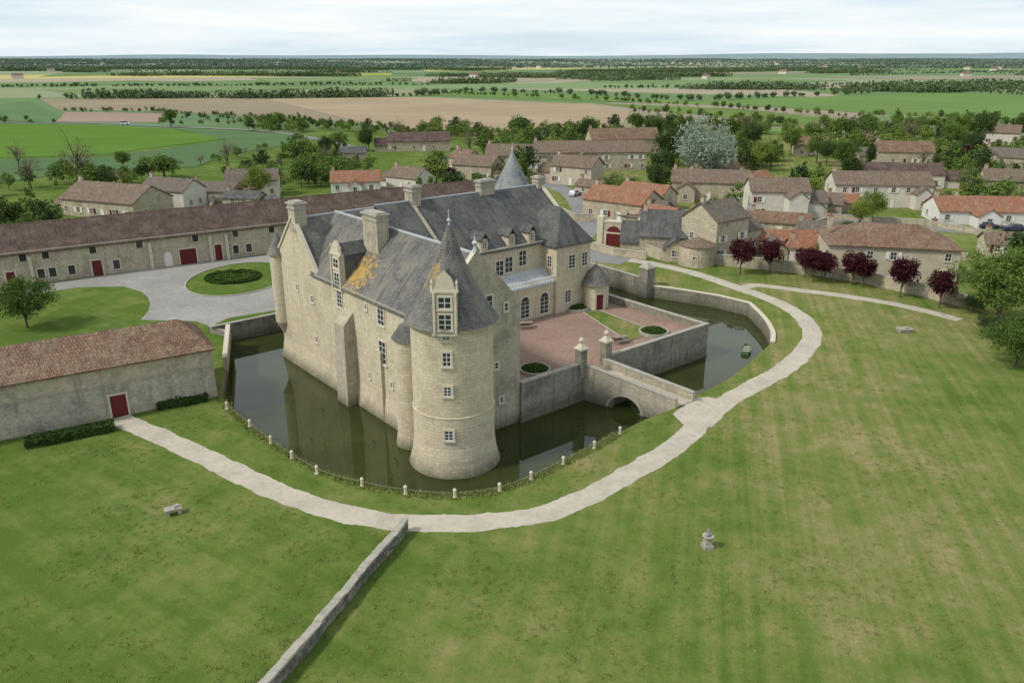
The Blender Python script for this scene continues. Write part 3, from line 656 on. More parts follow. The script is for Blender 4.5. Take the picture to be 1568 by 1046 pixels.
# ---------------------------------------------------------------- trees
def tree_mesh(name,h,cr_,th,ncl,lpc,ls,mleaf,seed,flat=1.0,limbs=7,clr=.34):
    rng=random.Random(seed); V=[];Fc=[];M=[]
    def tube(a,b_,r0,r1,n=6):
        d=(b_-a).normalized(); u=d.orthogonal().normalized(); w=d.cross(u); i=len(V)
        for k in range(n):
            an=6.283*k/n; V.append(tuple(a+(u*math.cos(an)+w*math.sin(an))*r0))
        for k in range(n):
            an=6.283*k/n; V.append(tuple(b_+(u*math.cos(an)+w*math.sin(an))*r1))
        for k in range(n): Fc.append((i+k,i+(k+1)%n,i+n+(k+1)%n,i+n+k)); M.append(0)
    top=Vector((rng.uniform(-.2,.2),rng.uniform(-.2,.2),h*.75)); fork=Vector((0,0,th))
    tube(Vector((0,0,-.1)),fork,h*.028,h*.02,8); tube(fork,top,h*.02,h*.006)
    cz=(th+h)/2+.1*h; rz=(h-th)/2*1.05
    cs=[]
    for i in range(ncl):
        while True:
            q=Vector((rng.uniform(-1,1),rng.uniform(-1,1),rng.uniform(-1,1)))
            if .25<q.length<1: break
        k=.55+.45*rng.random(); q=q.normalized()*k*(.8+.5*noise.noise(q*1.7+Vector((seed,0,0))))
        if q.z<0: q.z*=.85
        cs.append(Vector((q.x*cr_,q.y*cr_,cz+q.z*rz*flat)))
    for i in range(limbs):
        c=cs[i%ncl]; s0=fork.lerp(top,rng.uniform(0,.7)); mid=s0.lerp(c,.5)+Vector((0,0,.05*h)); tube(s0,mid,h*.011,h*.007,5); tube(mid,c,h*.007,h*.002,5)
    for c in cs:
        rr=clr*cr_*rng.uniform(.6,1.25)
        for _ in range(lpc):
            q=Vector((rng.gauss(0,1),rng.gauss(0,1),rng.gauss(0,.75))); q=q.normalized()*rr*(rng.random()**.45)
            leafquad(V,Fc,c+q,ls*rng.uniform(.6,1.3),rng); M.append(1)
    me=bpy.data.meshes.new(name); me.from_pydata(V,[],Fc); me.materials.append(BARK); me.materials.append(mleaf); me.polygons.foreach_set('material_index',M); return me
TM={'g1':tree_mesh("tree_g1",10,4.2,2.4,60,75,.22,LF_G,1),'g2':tree_mesh("tree_g2",10,4.8,2.0,70,70,.22,LF_L,2),
 'd1':tree_mesh("tree_d1",10,4.5,2.0,70,75,.22,LF_D,3),'s':tree_mesh("tree_s",10,5.2,1.2,90,70,.2,LF_S,4),
 'r':tree_mesh("tree_r",10,4.6,2.2,45,70,.28,LF_R,5,limbs=9),'b':tree_mesh("tree_b",10,4.0,2.4,40,26,.13,LF_B,6,limbs=24),
 'low':tree_mesh("tree_low",10,5.6,.9,95,85,.19,LF_G,8,flat=.95,clr=.28),'bush':tree_mesh("bush",10,6.2,.3,70,60,.26,LF_D,9,flat=1.0,clr=.3),'con':tree_mesh("conifer",10,1.9,.6,60,50,.2,LF_D,10,clr=.5)}
def tree(name,kind,px,py,h,wf=1.0,rot=None):
    c=G(px,py); o=bpy.data.objects.new(name,TM[kind]); scene.collection.objects.link(o); o.location=(c.x,c.y,0)
    s=h/10; o.scale=(s*wf,s*wf,s); o.rotation_euler=(0,0,random.random()*6.28 if rot is None else rot); return o
tree("round_lawn_tree",'low',42,502,6.8,1.1)
for px,py,h in((1133,420,5.8),(1178,420,5.6),(1245,432,5.2),(1262,432,4.6),(1305,436,5.2),(1320,440,4.6),(1378,455,5.8),(1438,472,5.4),(1232,425,4.8)): tree("purple_plum_tree",'r',px,py,h,1.0)
tree("silver_poplar_tree",'s',1078,290,17.0,1.05)
tree("oak_tree",'low',1526,500,10.5,1.0,1.0); tree("oak_tree",'d1',1575,485,12,1.1,2.5); tree("hawthorn_tree",'low',1556,562,6.0,1.25,4); tree("oak_tree",'g1',1500,465,6,1.1); tree("hawthorn_bush",'bush',1515,512,2.6,1.5); tree("hawthorn_bush",'bush',1545,520,3.0,1.4); tree("hawthorn_bush",'bush',1490,478,2.6,1.4)
for k,px,py,h in(('b',125,292,14),('g1',190,262,6),('b',48,292,10),('b',350,262,10),('b',612,215,9),('d1',560,232,8),('g2',395,310,8.5),('g1',1455,238,11),('d1',1130,250,8),('g2',1165,262,9),
 ('d1',1015,290,10),('g1',975,205,9),('g2',1335,345,7),('d1',1485,245,9),('g1',1290,268,10),('b',1480,315,10),('g1',1180,262,7),('g2',1380,245,7),('r',1484,262,8),('g1',885,255,6),('d1',1300,285,8),('g1',1295,380,5),('g2',1316,352,6),('g1',1260,402,4),('b',500,260,8),('g1',430,195,7),('g1',262,196,9),('g1',745,232,8),
 ('d1',1025,255,12),('d1',1045,240,13),('g1',1120,225,11),('d1',1000,225,11),('g1',1210,240,10),('d1',1500,225,13),('g1',1470,225,12),('d1',500,240,7),('r',735,270,6),('g1',670,268,7),('d1',1150,235,11),('d1',1005,300,8),('r',1340,240,5),('d1',1265,255,8),('b',1410,262,8),('r',690,285,5),
 ('con',565,232,9),('con',1330,262,9),('con',1225,300,8),('con',870,250,8),('con',1500,285,9),('b',1140,215,12),('b',1390,225,11),('b',720,240,9),('g2',1250,250,9),('b',30,262,9)):
    tree({'b':"budding_ash_tree",'g1':"lime_tree",'g2':"maple_tree",'d1':"oak_tree",'r':"copper_beech_tree",'con':"conifer_tree"}[k],k,px,py,h)
# ---------------------------------------------------------------- houses
HP=[]
def house(name,px,py,Ln,Wd,ang,eave,ridge,roof,wall,hip=False,wins=3,ch=1,door=True):
    rng=random.Random(int(px*7+py)); c=G(px,py); a=R(ang); n=Vector((math.sin(a),-math.cos(a),0)); cc=c-n*Wd/2
    if roof is T_BRN and rng.random()<.4: roof=T_GRY
    if wall is CREAM: wall=rng.choice((CREAM,CREAM,CREAM2,WHT))
    E=empty(name,(cc.x,cc.y,0),a); HP.append((cc.x,cc.y,max(Ln,Wd)*.55)); mb=MB(); x0,x1,y0,y1=-Ln/2,Ln/2,-Wd/2,Wd/2
    mb.box(x0,x1,y0,y1,-.3,eave,0)
    if not hip: mb.gable_wall(x0,y0,y1,eave,ridge,0); mb.gable_wall(x1,y0,y1,eave,ridge,0)
    ex=rng.random()<.6 and not hip; wg=rng.random()<.45 and not hip and Ln>9
    if ex:
        s=rng.choice((-1,1)); el_=rng.uniform(3,6); xx=(x0-el_,x0-.01) if s<0 else (x1+.01,x1+el_); e2=eave*.62; r2=e2+(ridge-eave)*.8
        mb.box(xx[0],xx[1],y0+.8,y1-.6,-.3,e2,0); mb.gable_wall(xx[0] if s<0 else xx[1],y0+.8,y1-.6,e2,r2,0)
    if wg:
        wx=rng.uniform(x0+2.5,x1-2.5); ww=rng.uniform(3.6,4.8); wl=rng.uniform(2.5,5.5); e3=eave*rng.uniform(.65,.95); r3=e3+1.5
        mb.box(wx-ww/2,wx+ww/2,y0-wl,y0-.01,-.3,e3,0); mb.gable_wall(y0-wl,wx-ww/2,wx+ww/2,e3,r3,0,True)
    mb.make("walls",[wall],E)
    mb=MB()
    if hip: mb.hip_roof(x0,x1,y0,y1,eave+.05,ridge,.4,0,.9)
    else: mb.gable_roof(x0,x1,y0,y1,eave,ridge,.3,0)
    if ex: mb.gable_roof(xx[0]-(.3 if s<0 else 0),xx[1]+(.3 if s>0 else 0),y0+.8,y1-.6,e2,r2,.3,3 if rng.random()<.4 else 0,ova=0)
    if wg: mb.gable_roof(y0-wl-.25,y0+1.8,wx-ww/2,wx+ww/2,e3,r3,.25,3 if rng.random()<.4 else 0,True,ova=0)
    for i in range(ch):
        x=x0+.6 if i==0 else rng.uniform(x0+2,x1-1); mb.box(x-.4,x+.4,-.35,.35,ridge-1.2,ridge+.9,1); mb.box(x-.48,x+.48,-.43,.43,ridge+.9,ridge+1.02,2); mb.lathe(x,0,[(.15,ridge+1.02),(.13,ridge+1.35),(0,ridge+1.35)],8,2)
    mb.make("roof",[roof,RUB,T_ORG,T_GRY if roof is not T_GRY else T_RED],E)
    mb=MB(); fl=[0.9]+([3.6] if eave>5 else [])
    for z in fl:
        for i in range(wins):
            x=x0+Ln*(i+.5)/wins+rng.uniform(-.6,.6)
            if wg and z<1 and abs(x-wx)<ww/2+.8: continue
            if wg and z>1 and e3+1>z and abs(x-wx)<ww/2+.8: continue
            if z<1 and i==wins//2 and door: mb.window((x,y0),SOUTH,1.0,2.1,.02,0,3 if rng.random()<.4 else 2,2,bars=(0,0),fr=.12,sill=False)
            elif rng.random()<.82:
                mb.window((x,y0),SOUTH,.95,1.25,z+rng.uniform(-.1,.1),0,1,2,bars=(1,1),fr=.12)
                if rng.random()<.5:
                    for s in(-1,1): mb.box(x+s*.95-.3,x+s*.95+.3,y0-.1,y0-.075,z,z+1.25,3 if rng.random()<.3 else 2)
        for sx,an in((x0,WEST),(x1,0)):
            for yy in(-Wd/5,Wd/5):
                if rng.random()<.6: mb.window((sx,yy),an,.85,1.2,z,0,1,2,bars=(1,1),fr=.12)
    if wg: mb.window((wx,y0-wl),SOUTH,1.0,1.2,.9,0,1,2,bars=(1,1),fr=.12)
    mb.make("windows",[TRIM,GLASS,WHITE,MAROON],E)
    return E
hs=[("farm_shed",642,232,24,9,8,4,7,T_MAR,RUB),("village_house",545,296,13,8,8,3.2,5.6,T_ORG,CREAM),("village_house",614,290,11,8,-35,3.4,5.8,T_BRN,CREAM),
("village_house",388,303,13,8,12,4.6,7.0,T_BRN,CREAM),("village_house",250,320,13,8,-20,4.6,7,T_BRN,CREAM),("village_house",322,312,12,8,-10,3.2,5,T_BRN,RUB),("old_farmhouse",150,334,22,12,-22,4.0,7.2,T_BRN,RUB),
("farm_building",905,262,36,12,4,6,9,T_BRN,RUB),("village_house",790,262,20,10,-8,5,8,T_BRN,RUB),("village_house",722,276,13,9,-25,4.5,7,T_BRN,RUB),("village_house",873,284,13,9,-30,5.4,8,T_BRN,CREAM),
("farm_building",958,238,26,10,10,6,9.5,T_RED,RUB),("village_barn",935,338,15,10,-38,4.4,7,T_ORG,RUB),("village_house",975,322,12,9,-38,3.5,6,T_ORG,RUB),("village_house",1085,308,19,10,-12,4.8,7.4,T_BRN,RUB),("village_house",1105,285,12,8,20,4.8,7.6,T_RED,RUB),
("village_house",1192,335,13,9,-5,6.2,8.7,T_BRN,CREAM),("stone_house",1118,398,9,8,38,7.6,10.4,T_BRN,RUB),("slate_roof_outbuilding",1020,392,10,8.5,-12,3.8,7.8,SLATE2,RUB),
("long_village_house",1350,318,23,9,-5,5.6,8.2,T_BRN,CREAM),("farm_building",1375,288,24,9,-8,4,6.5,T_MAR,CREAM),("village_house",1385,253,18,10,-10,4.5,7.5,T_RED,RUB),
("modern_house",1510,345,20,10,-6,3.1,5.6,T_ORG,WHT),("village_house",1548,300,13,9,-15,4,6.5,T_BRN,RUB),("village_house",1535,262,12,9,-35,4.5,7,T_BRN,RUB),("village_house",1530,222,13,9,-35,5,8,T_BRN,CREAM),
("garden_shed",1190,388,14,6,-8,2.6,4,T_ORG,RUB),("garden_shed",1255,372,9,5,-20,2.5,4,T_BRN,RUB),("garden_shed",1235,400,6,5,-10,2.5,3.8,T_ORG,CREAM),("garden_shed",1190,362,12,6,-20,3,4.6,T_RED,RUB),
("village_house",1245,330,12,7,-20,3,5,T_BRN,RUB),("garden_shed",368,318,9,5,-10,2.4,3.8,SLATE2,RUB),("village_house",540,246,9,7,5,2.8,4.6,SLATE2,RUB),("farm_shed",1545,395,8,6,-15,2.6,4.2,T_BRN,RUB),("village_house",1240,238,12,8,-15,4,6.5,T_RED,RUB),
("village_house",700,262,9,7,-50,4.2,6.6,T_RED,RUB),("village_house",1165,305,9,7,30,4.5,6.8,T_ORG,CREAM),("garden_shed",1290,325,7,5,-10,2.5,4,T_ORG,RUB),("garden_shed",900,300,8,5,-35,2.6,4,T_BRN,RUB),("village_house",1000,350,8,6,-45,2.8,4.6,T_ORG,RUB)]
for h_ in hs: house(*h_,wins=max(2,int(h_[3]/3.6)))
house("manor_house",1362,430,20,12,-12,5.6,8.4,T_RED,CREAM,hip=True,wins=5,ch=2)
c=G(1066,404); mb=MB(); mb.lathe(c.x,c.y,[(3.2,-.2),(3.1,3.6)],28,0); mb.lathe(c.x,c.y,[(3.4,3.55),(0,4.9)],28,1); mb.window((c.x-1.0,c.y-2.95),R(-108),.7,1.8,.1,2,3,3,bars=(0,0)); mb.make("round_dovecote",[RUB,T_BRN,TRIM,GLASS]); HP.append((c.x,c.y,4))
c=G(948,378); E=empty("carriage_gatehouse",(c.x,c.y,0),R(-25)); mb=MB(); mb.box(-4,4,0,1.2,-.2,4.6,0); mb.box(-4.2,4.2,-.1,1.3,4.6,4.9,1)
mb.box(-4.6,-3.4,-.2,1.4,-.2,5.6,1); mb.box(3.4,4.6,-.2,1.4,-.2,5.6,1)
mb.window((-1.2,0),SOUTH,3.0,2.4,.02,1,2,2,arch=False,bars=(1,0),fr=.3,sill=False)
for i in range(10):
    a0,a1=math.pi*i/10,math.pi*(i+1)/10; mb.face([(-1.2,-.03,2.4),(-1.2+1.5*math.cos(a0),-.03,2.4+1.5*math.sin(a0)),(-1.2+1.5*math.cos(a1),-.03,2.4+1.5*math.sin(a1))],2)
mb.window((2.2,0),SOUTH,1.0,2.1,.02,1,2,2,bars=(0,0),fr=.2,sill=False); mb.make("gate_wall",[RUB,TRIM,MAROON],E); HP.append((c.x,c.y,5))
for pl,hh in((((975,384),(1010,398),(1045,402)),2.0),(((1080,404),(1160,412),(1270,424),(1350,440),(1420,456),(1480,472)),2.0),(((905,340),(880,340),(850,325)),1.8),(((1265,335),(1420,345),(1500,360),(1568,372),(1640,380)),1.2),(((990,398),(940,392),(900,380)),1.5),
 (((960,300),(1030,330),(1050,345)),1.4),(((1130,340),(1230,352),(1270,340)),1.3),(((1440,330),(1450,300),(1560,310)),1.2),(((200,335),(320,325),(330,310)),1.2),(((1290,400),(1340,395),(1480,400)),1.5)):
    wallpath("village_garden_wall",[G(*p) for p in pl],hh,.45,-.1)
rl=[[(820,262),(850,285),(880,300),(900,340),(880,372),(905,392),(960,400)],[(1215,350),(1290,340),(1400,348),(1500,356),(1640,362)],[(850,285),(940,275),(1030,320),(1130,345),(1215,350)]]
for l,w_,z_ in zip(rl,(6,5,4.5),(.03,.035,.04)): ribbon("village_road",[G(*p) for p in l],w_,z_,ROAD)
ribbon("country_road",[G(*p) for p in((-60,189),(120,189),(260,195),(420,203),(560,230))],4.0,.25,ROAD)
def car(name,px,py,ang,col,van=False,z=.04):
    c=G(px,py); E=empty(name,(c.x,c.y,z),R(ang)); mb=MB(); hh=2.0 if van else 1.45; sec=[(-2.15,.35,.75),(-2.05,.95,.8),(-1.2,1.0,.85),(1.0,.98,.85),(2.0,.8,.8),(2.15,.4,.72)]
    for i in range(len(sec)-1):
        (xa,za,wa),(xb,zb,wb)=sec[i],sec[i+1]; mb.hexa([(xa,-wa,.3),(xb,-wb,.3),(xb,wb,.3),(xa,wa,.3)],[(xa,-wa,za),(xb,-wb,zb),(xb,wb,zb),(xa,wa,za)],0)
    xa,xb=(-2.0,1.4) if van else (-1.7,1.0)
    mb.hexa([(xa,-.82,.95),(xb,-.82,.95),(xb,.82,.95),(xa,.82,.95)],[(xa+.25,-.66,hh-.04),(xb-.7,-.66,hh-.04),(xb-.7,.66,hh-.04),(xa+.25,.66,hh-.04)],1)
    mb.box(xa+.25,xb-.7,-.66,.66,hh-.039,hh,0)
    for x in(-1.3,1.3):
        for s in(-1,1):
            pts=[(x+.33*math.cos(6.283*k/14),s*.86,.33+.33*math.sin(6.283*k/14)) for k in range(14)]; mb.face(pts,2)
            for k in range(14):
                p,q=pts[k],pts[(k+1)%14]; mb.face([p,q,(q[0],s*.62,q[2]),(p[0],s*.62,p[2])],2)
    mb.make("car_body",[m_plain(name+"_paint",col,.3,.05,spec=.5),GLASS,m_plain("tyre",(.02,.02,.02),.9)],E)
car("parked_car",1513,350,-5,(.05,.06,.08)); car("parked_car",1551,354,175,(.03,.04,.08)); car("parked_van",850,275,20,(.7,.7,.7),True); car("parked_car",868,268,40,(.25,.04,.03)); car("parked_car",880,300,60,(.5,.5,.5)); car("white_van",192,192,5,(.8,.8,.8),True,.3); car("parked_car",1325,350,-5,(.5,.5,.52))
# ---------------------------------------------------------------- fields
FP=[]
def field(pts,col,z,var=.25,rows=0):
    m,nt,b=newmat("field_crop"); ob=tc(nt); n1=noi(nt,ob,.012,5,.65)
    mp=nd(nt,'ShaderNodeMapping',{},{'Vector':ob,'Rotation':(0,0,rows)}).outputs[0]; mp=nd(nt,'ShaderNodeMapping',{},{'Vector':mp,'Scale':(.003,.08,1)}).outputs[0]; n2=noi(nt,mp,1,3)
    cc=mixc(nt,mapr(nt,n1,.38,.62,0,var*1.6),col,tuple(x*.68 for x in col)); cc=mixc(nt,mapr(nt,n2,.4,.65,0,var*1.6),cc,tuple(x*.75 for x in col))
    L(nt,cc,b.inputs['Base Color']); b.inputs['Roughness'].default_value=1; b.inputs['Specular IOR Level'].default_value=0
    P=[G(*p) for p in pts]; sheet("field",P,z,m); FP.append([(p.x,p.y) for p in P])
field([(-80,190),(140,191),(260,198),(345,213),(150,238),(-80,244)],(.115,.21,.042),.1)
field([(265,198),(420,204),(500,212),(440,222),(340,240),(300,256),(120,262),(-80,296),(-80,247),(160,241),(350,215)],(.11,.18,.085),.12)
field([(100,172),(250,174),(245,188),(85,187)],(.34,.255,.20),.13)
field([(60,152),(400,151),(560,190),(430,182),(250,171),(90,169)],(.30,.25,.175),.14)
field([(405,152),(640,149),(900,160),(965,172),(955,190),(890,203),(760,208),(640,203),(565,191)],(.38,.30,.205),.16,.3,.4)
field([(480,138),(640,136),(700,140),(640,147),(420,150),(150,150)],(.28,.29,.18),.18)
field([(650,146),(720,141),(860,145),(1060,156),(1440,142),(1568,147),(1640,170),(1640,186),(1400,178),(1150,163),(900,155)],(.155,.245,.08),.15)
field([(905,158),(1140,168),(1290,184),(1300,192),(1180,194),(1130,182),(1000,170)],(.15,.22,.07),.17)
field([(1150,196),(1290,200),(1280,206),(1170,206)],(.16,.245,.07),.17)
field([(0,160),(45,155),(95,180),(80,188),(0,186)],(.13,.21,.10),.17)
field([(528,113),(600,113),(600,116),(520,117)],(.36,.36,.09),.3); field([(545,102),(588,102),(590,105),(545,105)],(.65,.55,.08),.35); field([(960,93),(1010,93),(1010,95),(960,95)],(.65,.55,.12),.35)
field([(560,112),(1010,104),(1010,107),(700,117)],(.16,.24,.12),.28); field([(90,113),(280,110),(270,114),(60,118)],(.16,.24,.11),.28); field([(280,104),(430,102),(400,106)],(.36,.25,.20),.3)
field([(1030,102),(1240,103),(1230,107),(1030,105)],(.36,.31,.24),.3); field([(1300,100),(1568,106),(1568,110),(1330,104)],(.19,.27,.13),.3); field([(640,124),(860,121),(840,125),(650,128)],(.33,.31,.22),.28)
field([(0,128),(200,124),(330,126),(100,133),(0,134)],(.16,.24,.11),.22); field([(900,126),(1180,121),(1300,124),(1100,131)],(.18,.26,.12),.22); field([(1250,118),(1568,116),(1640,120),(1400,123)],(.30,.275,.2),.24)
field([(380,120),(620,117),(640,121),(420,127)],(.20,.27,.13),.24); field([(1000,112),(1240,110),(1230,114),(1020,117)],(.27,.27,.17),.26); field([(60,138),(400,132),(470,136),(130,145)],(.19,.26,.12),.2)
def inpoly(x,y,poly):
    c=False; j=len(poly)-1
    for i in range(len(poly)):
        if (poly[i][1]>y)!=(poly[j][1]>y) and x<(poly[j][0]-poly[i][0])*(y-poly[i][1])/(poly[j][1]-poly[i][1])+poly[i][0]: c=not c
        j=i
    return c
# ---------------------------------------------------------------- tree masses (instanced)
PM=[tree_mesh("mass_tree_a",10,5.0,.8,26,34,.42,LM_G,11,limbs=3,clr=.38),tree_mesh("mass_tree_b",10,5.0,.8,26,34,.42,LM_D,12,limbs=3,clr=.38),tree_mesh("mass_tree_c",10,4.8,.8,26,32,.42,LM_L,13,limbs=3,clr=.38),
 tree_mesh("far_tree",10,6.0,.3,14,18,1.1,LF_F,14,limbs=1,clr=.5),tree_mesh("farther_tree",10,9,.2,10,12,1.9,LF_FF,15,flat=.8,limbs=1,clr=.5),tree_mesh("mass_tree_bare",10,4.6,1,26,14,.35,LF_B,16,limbs=10,clr=.4),
 tree_mesh("mass_tree_tall",13,3.0,1.0,24,34,.42,LM_G,17,limbs=3,clr=.45)]
def woodpatch(name,wx,wy,n,h,lpc,ls,mat,seed):
    rng=random.Random(seed); V=[];Fc=[]
    for _ in range(n):
        x,y=rng.uniform(-1,1),rng.uniform(-1,1)
        if x*x+y*y>1: x*=.6; y*=.6
        hh=h*rng.uniform(.6,1.1); r=hh*.55; cx,cy=x*wx/2,y*wy/2
        for _ in range(lpc):
            a=rng.random()*6.283; z=hh*(.1+.9*rng.random()); rr=r*math.sqrt(max(.05,1-((z/hh-.5)/.55)**2))
            leafquad(V,Fc,Vector((cx+rr*math.cos(a),cy+rr*math.sin(a),z)),ls*rng.uniform(.7,1.3),rng)
    me=bpy.data.meshes.new(name); me.from_pydata(V,[],Fc); me.materials.append(mat); return me
def scatter(name,pts,me,ang=None):
    V=[];Fc=[]
    for x,y,s in pts:
        a=random.random()*6.28 if ang is None else random.gauss(0,ang)+math.pi/4*5; i=len(V)
        for k in range(4):
            an=a+k*math.pi/2; V.append((x+s*.7071*math.cos(an),y+s*.7071*math.sin(an),0))
        Fc.append((i,i+1,i+2,i+3))
    m=bpy.data.meshes.new(name); m.from_pydata(V,[],Fc); o=bpy.data.objects.new(name,m); scene.collection.objects.link(o)
    o.instance_type='FACES'; o.use_instance_faces_scale=True; o.show_instancer_for_render=False
    c=bpy.data.objects.new("clump",me); scene.collection.objects.link(c); c.parent=o
buckets={0:[],1:[],2:[],5:[],6:[]}
def put(x,y,s):
    k=random.choice((0,0,1,2,2,0,1,6,5 if random.random()<.5 else 0)); buckets[k].append((x,y,s))
def ok(x,y,r=2,hs_=True):
    if hs_:
        for hx,hy,hr in HP:
            if (x-hx)**2+(y-hy)**2<(hr+r)**2: return False
    for p in FP:
        if inpoly(x,y,p): return False
    return True
roads=[]
for l in rl: roads+=cr([G(*p) for p in l],8)
def offroad(x,y,d=6): return all((x-p.x)**2+(y-p.y)**2>d*d for p in roads)
cnt=0
def sdist(x,y):
    q=Vector((x,y,0))-G(75,432); n=Vector((-math.sin(sa),math.cos(sa),0)); return q.dot(n)
for _ in range(4000):
    y=random.uniform(165,430); x=random.uniform(-.72*y,.72*y)
    if x<15 and sdist(x,y)<14: continue
    if x>=10 and y<205+(-.25*(x-60) if x>60 else 0) and y<175: continue
    dn=noise.noise(Vector((x*.022,y*.022,3)))
    if dn<(.16 if x<-.12*y else .0): continue
    if not ok(x,y,1.5) or not offroad(x,y): continue
    front=False
    for hx,hy,hr in HP:
        if abs(x-hx*y/hy)<hr and 0<hy-y<26: front=True
    s_=random.uniform(.15,.32) if front else random.uniform(.2,.5)+random.random()**2*.5
    if x<-.12*y: s_*=.8
    put(x,y,s_); cnt+=1
def hedgerow(pts,sp,s0,s1,bk=None,jit=2.0,conv=True,gap=.12):
    P=[G(*p) for p in pts] if conv else pts
    for a,b_ in zip(P,P[1:]):
        n=max(1,int((b_-a).length/sp))
        for i in range(n):
            q=a.lerp(b_,i/n)
            if random.random()<gap or noise.noise(q*.03)<-.4: continue
            x,y,s=q.x+random.gauss(0,jit),q.y+random.gauss(0,jit),random.uniform(s0,s1)*(.85+.5*noise.noise(q*.02+Vector((4,4,4))))
            if bk is None: put(x,y,s)
            else: bk.append((x,y,s))
hedgerow([(100,172),(250,173),(430,184),(560,195),(700,208)],3,.2,.38)
hedgerow([(250,193),(330,192),(430,193),(560,205),(700,215),(850,208),(960,200)],3.5,.3,.55)
hedgerow([(280,182),(430,190),(560,200),(640,208),(900,208),(960,203)],4,.25,.5)
hedgerow([(690,145),(860,152),(1000,160),(1150,170),(1290,180),(1440,182),(1568,190),(1640,195)],4,.3,.55,jit=2)
hedgerow([(960,172),(1100,182),(1200,196),(1300,200),(1440,196),(1640,205)],4,.35,.7,jit=4)
hedgerow([(960,200),(1150,205),(1290,208),(1450,212),(1640,214)],3.5,.45,.9,jit=6)
hedgerow([(-60,190),(80,190),(130,190)],10,.2,.4); hedgerow([(0,187),(50,185)],4,.25,.5)
hedgerow([(20,290),(200,262),(330,250),(470,215)],5,.25,.5)
hedgerow([(-60,300),(20,292)],4,.4,.7)
for k in(0,1,2,5,6): scatter("village_tree_mass",buckets[k],PM[k])
far=[]
hedgerow([(60,152),(400,150),(640,148)],6,.3,.6,far,3); hedgerow([(640,148),(720,141),(860,144)],6,.3,.6,far,3); hedgerow([(860,144),(1060,155),(1440,140),(1568,146),(1640,150)],6,.35,.7,far,3)
rr=random.Random(21); wp=[]
for _ in range(6500):
    y=random.uniform(680,2300); x=random.uniform(-.72*y,.72*y)
    dn=noise.noise(Vector((x*.0012,y*.0046,7)))+.3*noise.noise(Vector((x*.006,y*.014,2)))
    thr=.30 if y<900 else .20
    if dn<thr or not ok(x,y,0,False) or not ok(x-25,y,0,False) or not ok(x+25,y,0,False): continue
    wp.append((x,y,random.uniform(.6,1.0)))
    if len(wp)>800: break
for _ in range(95):
    y=rr.uniform(620,2400); x=rr.uniform(-.7*y,.7*y); ln=rr.uniform(120,520); an=rr.gauss(0,.25) if rr.random()<.85 else rr.uniform(.8,2)
    a=Vector((x-ln*math.cos(an),y-ln*math.sin(an),0)); b_=Vector((x+ln*math.cos(an),y+ln*math.sin(an),0))
    if not all(ok(*a.lerp(b_,k/6).xy,0,False) for k in range(7)): continue
    hedgerow([a,b_],5,.22,.48,far,2,False,.05)
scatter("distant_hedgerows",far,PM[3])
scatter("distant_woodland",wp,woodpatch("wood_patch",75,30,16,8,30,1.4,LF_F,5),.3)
ff=[];wf=[]
for _ in range(9000):
    y=2300+5600*random.random()**1.1; x=random.uniform(-.72*y,.72*y)
    dn=noise.noise(Vector((x*.0007,y*.0030,17)))+.35*noise.noise(Vector((x*.004,y*.009,2)))
    if dn<.20: continue
    wf.append((x,y,random.uniform(.6,1.0)))
    if len(wf)>900: break
for _ in range(80):
    y=rr.uniform(2300,6500); x=rr.uniform(-.7*y,.7*y); ln=rr.uniform(200,1000); an=rr.gauss(0,.15)
    hedgerow([Vector((x-ln*math.cos(an),y-ln*math.sin(an),0)),Vector((x+ln*math.cos(an),y+ln*math.sin(an),0))],14,.35,.65,ff,5,False,.05)
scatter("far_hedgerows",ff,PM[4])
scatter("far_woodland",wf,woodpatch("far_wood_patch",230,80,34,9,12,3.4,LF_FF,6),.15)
mb=MB(); rng=random.Random(5)
for _ in range(60):
    y=rng.uniform(1300,4500); x=rng.uniform(-.65*y,.65*y); a=rng.random()*3; mb.obox((x,y),a,16,9,0,5,0)
    mb.obox((x,y),a,17,10,5,8.5,1,-2,-9.6)
mb.make("distant_hamlet_houses",[CREAM,T_BRN])
V=[];Fc=[];nx=120;ny=8
for j in range(ny):
    for i in range(nx):
        y=7000+j*1100; x=(-1+2*i/(nx-1))*y*.9
        z=(0 if j==0 else (18+40*max(0,noise.noise(Vector((x*.00035,y*.0003,1)))+.35)+(x/9000)*18)*min(1,j/3))-1
        V.append((x,y,z))
for j in range(ny-1):
    for i in range(nx-1): k=j*nx+i; Fc.append((k,k+1,k+nx+1,k+nx))
hm,nt,b=newmat("hill_woods_hazed"); ob=tc(nt); mp=nd(nt,'ShaderNodeMapping',{},{'Vector':ob,'Scale':(.0009,.003,1)}).outputs[0]; n=noi(nt,mp,1,5)
L(nt,mixc(nt,mapr(nt,n,.42,.58),(.18,.25,.27),(.28,.35,.34)),b.inputs['Base Color']); b.inputs['Roughness'].default_value=1; b.inputs['Specular IOR Level'].default_value=0  # blue-grey of the woods is atmospheric haze put into the colour
me=bpy.data.meshes.new("distant_hills"); me.from_pydata(V,[],Fc); me.materials.append(hm); o=bpy.data.objects.new("distant_hills",me); scene.collection.objects.link(o)
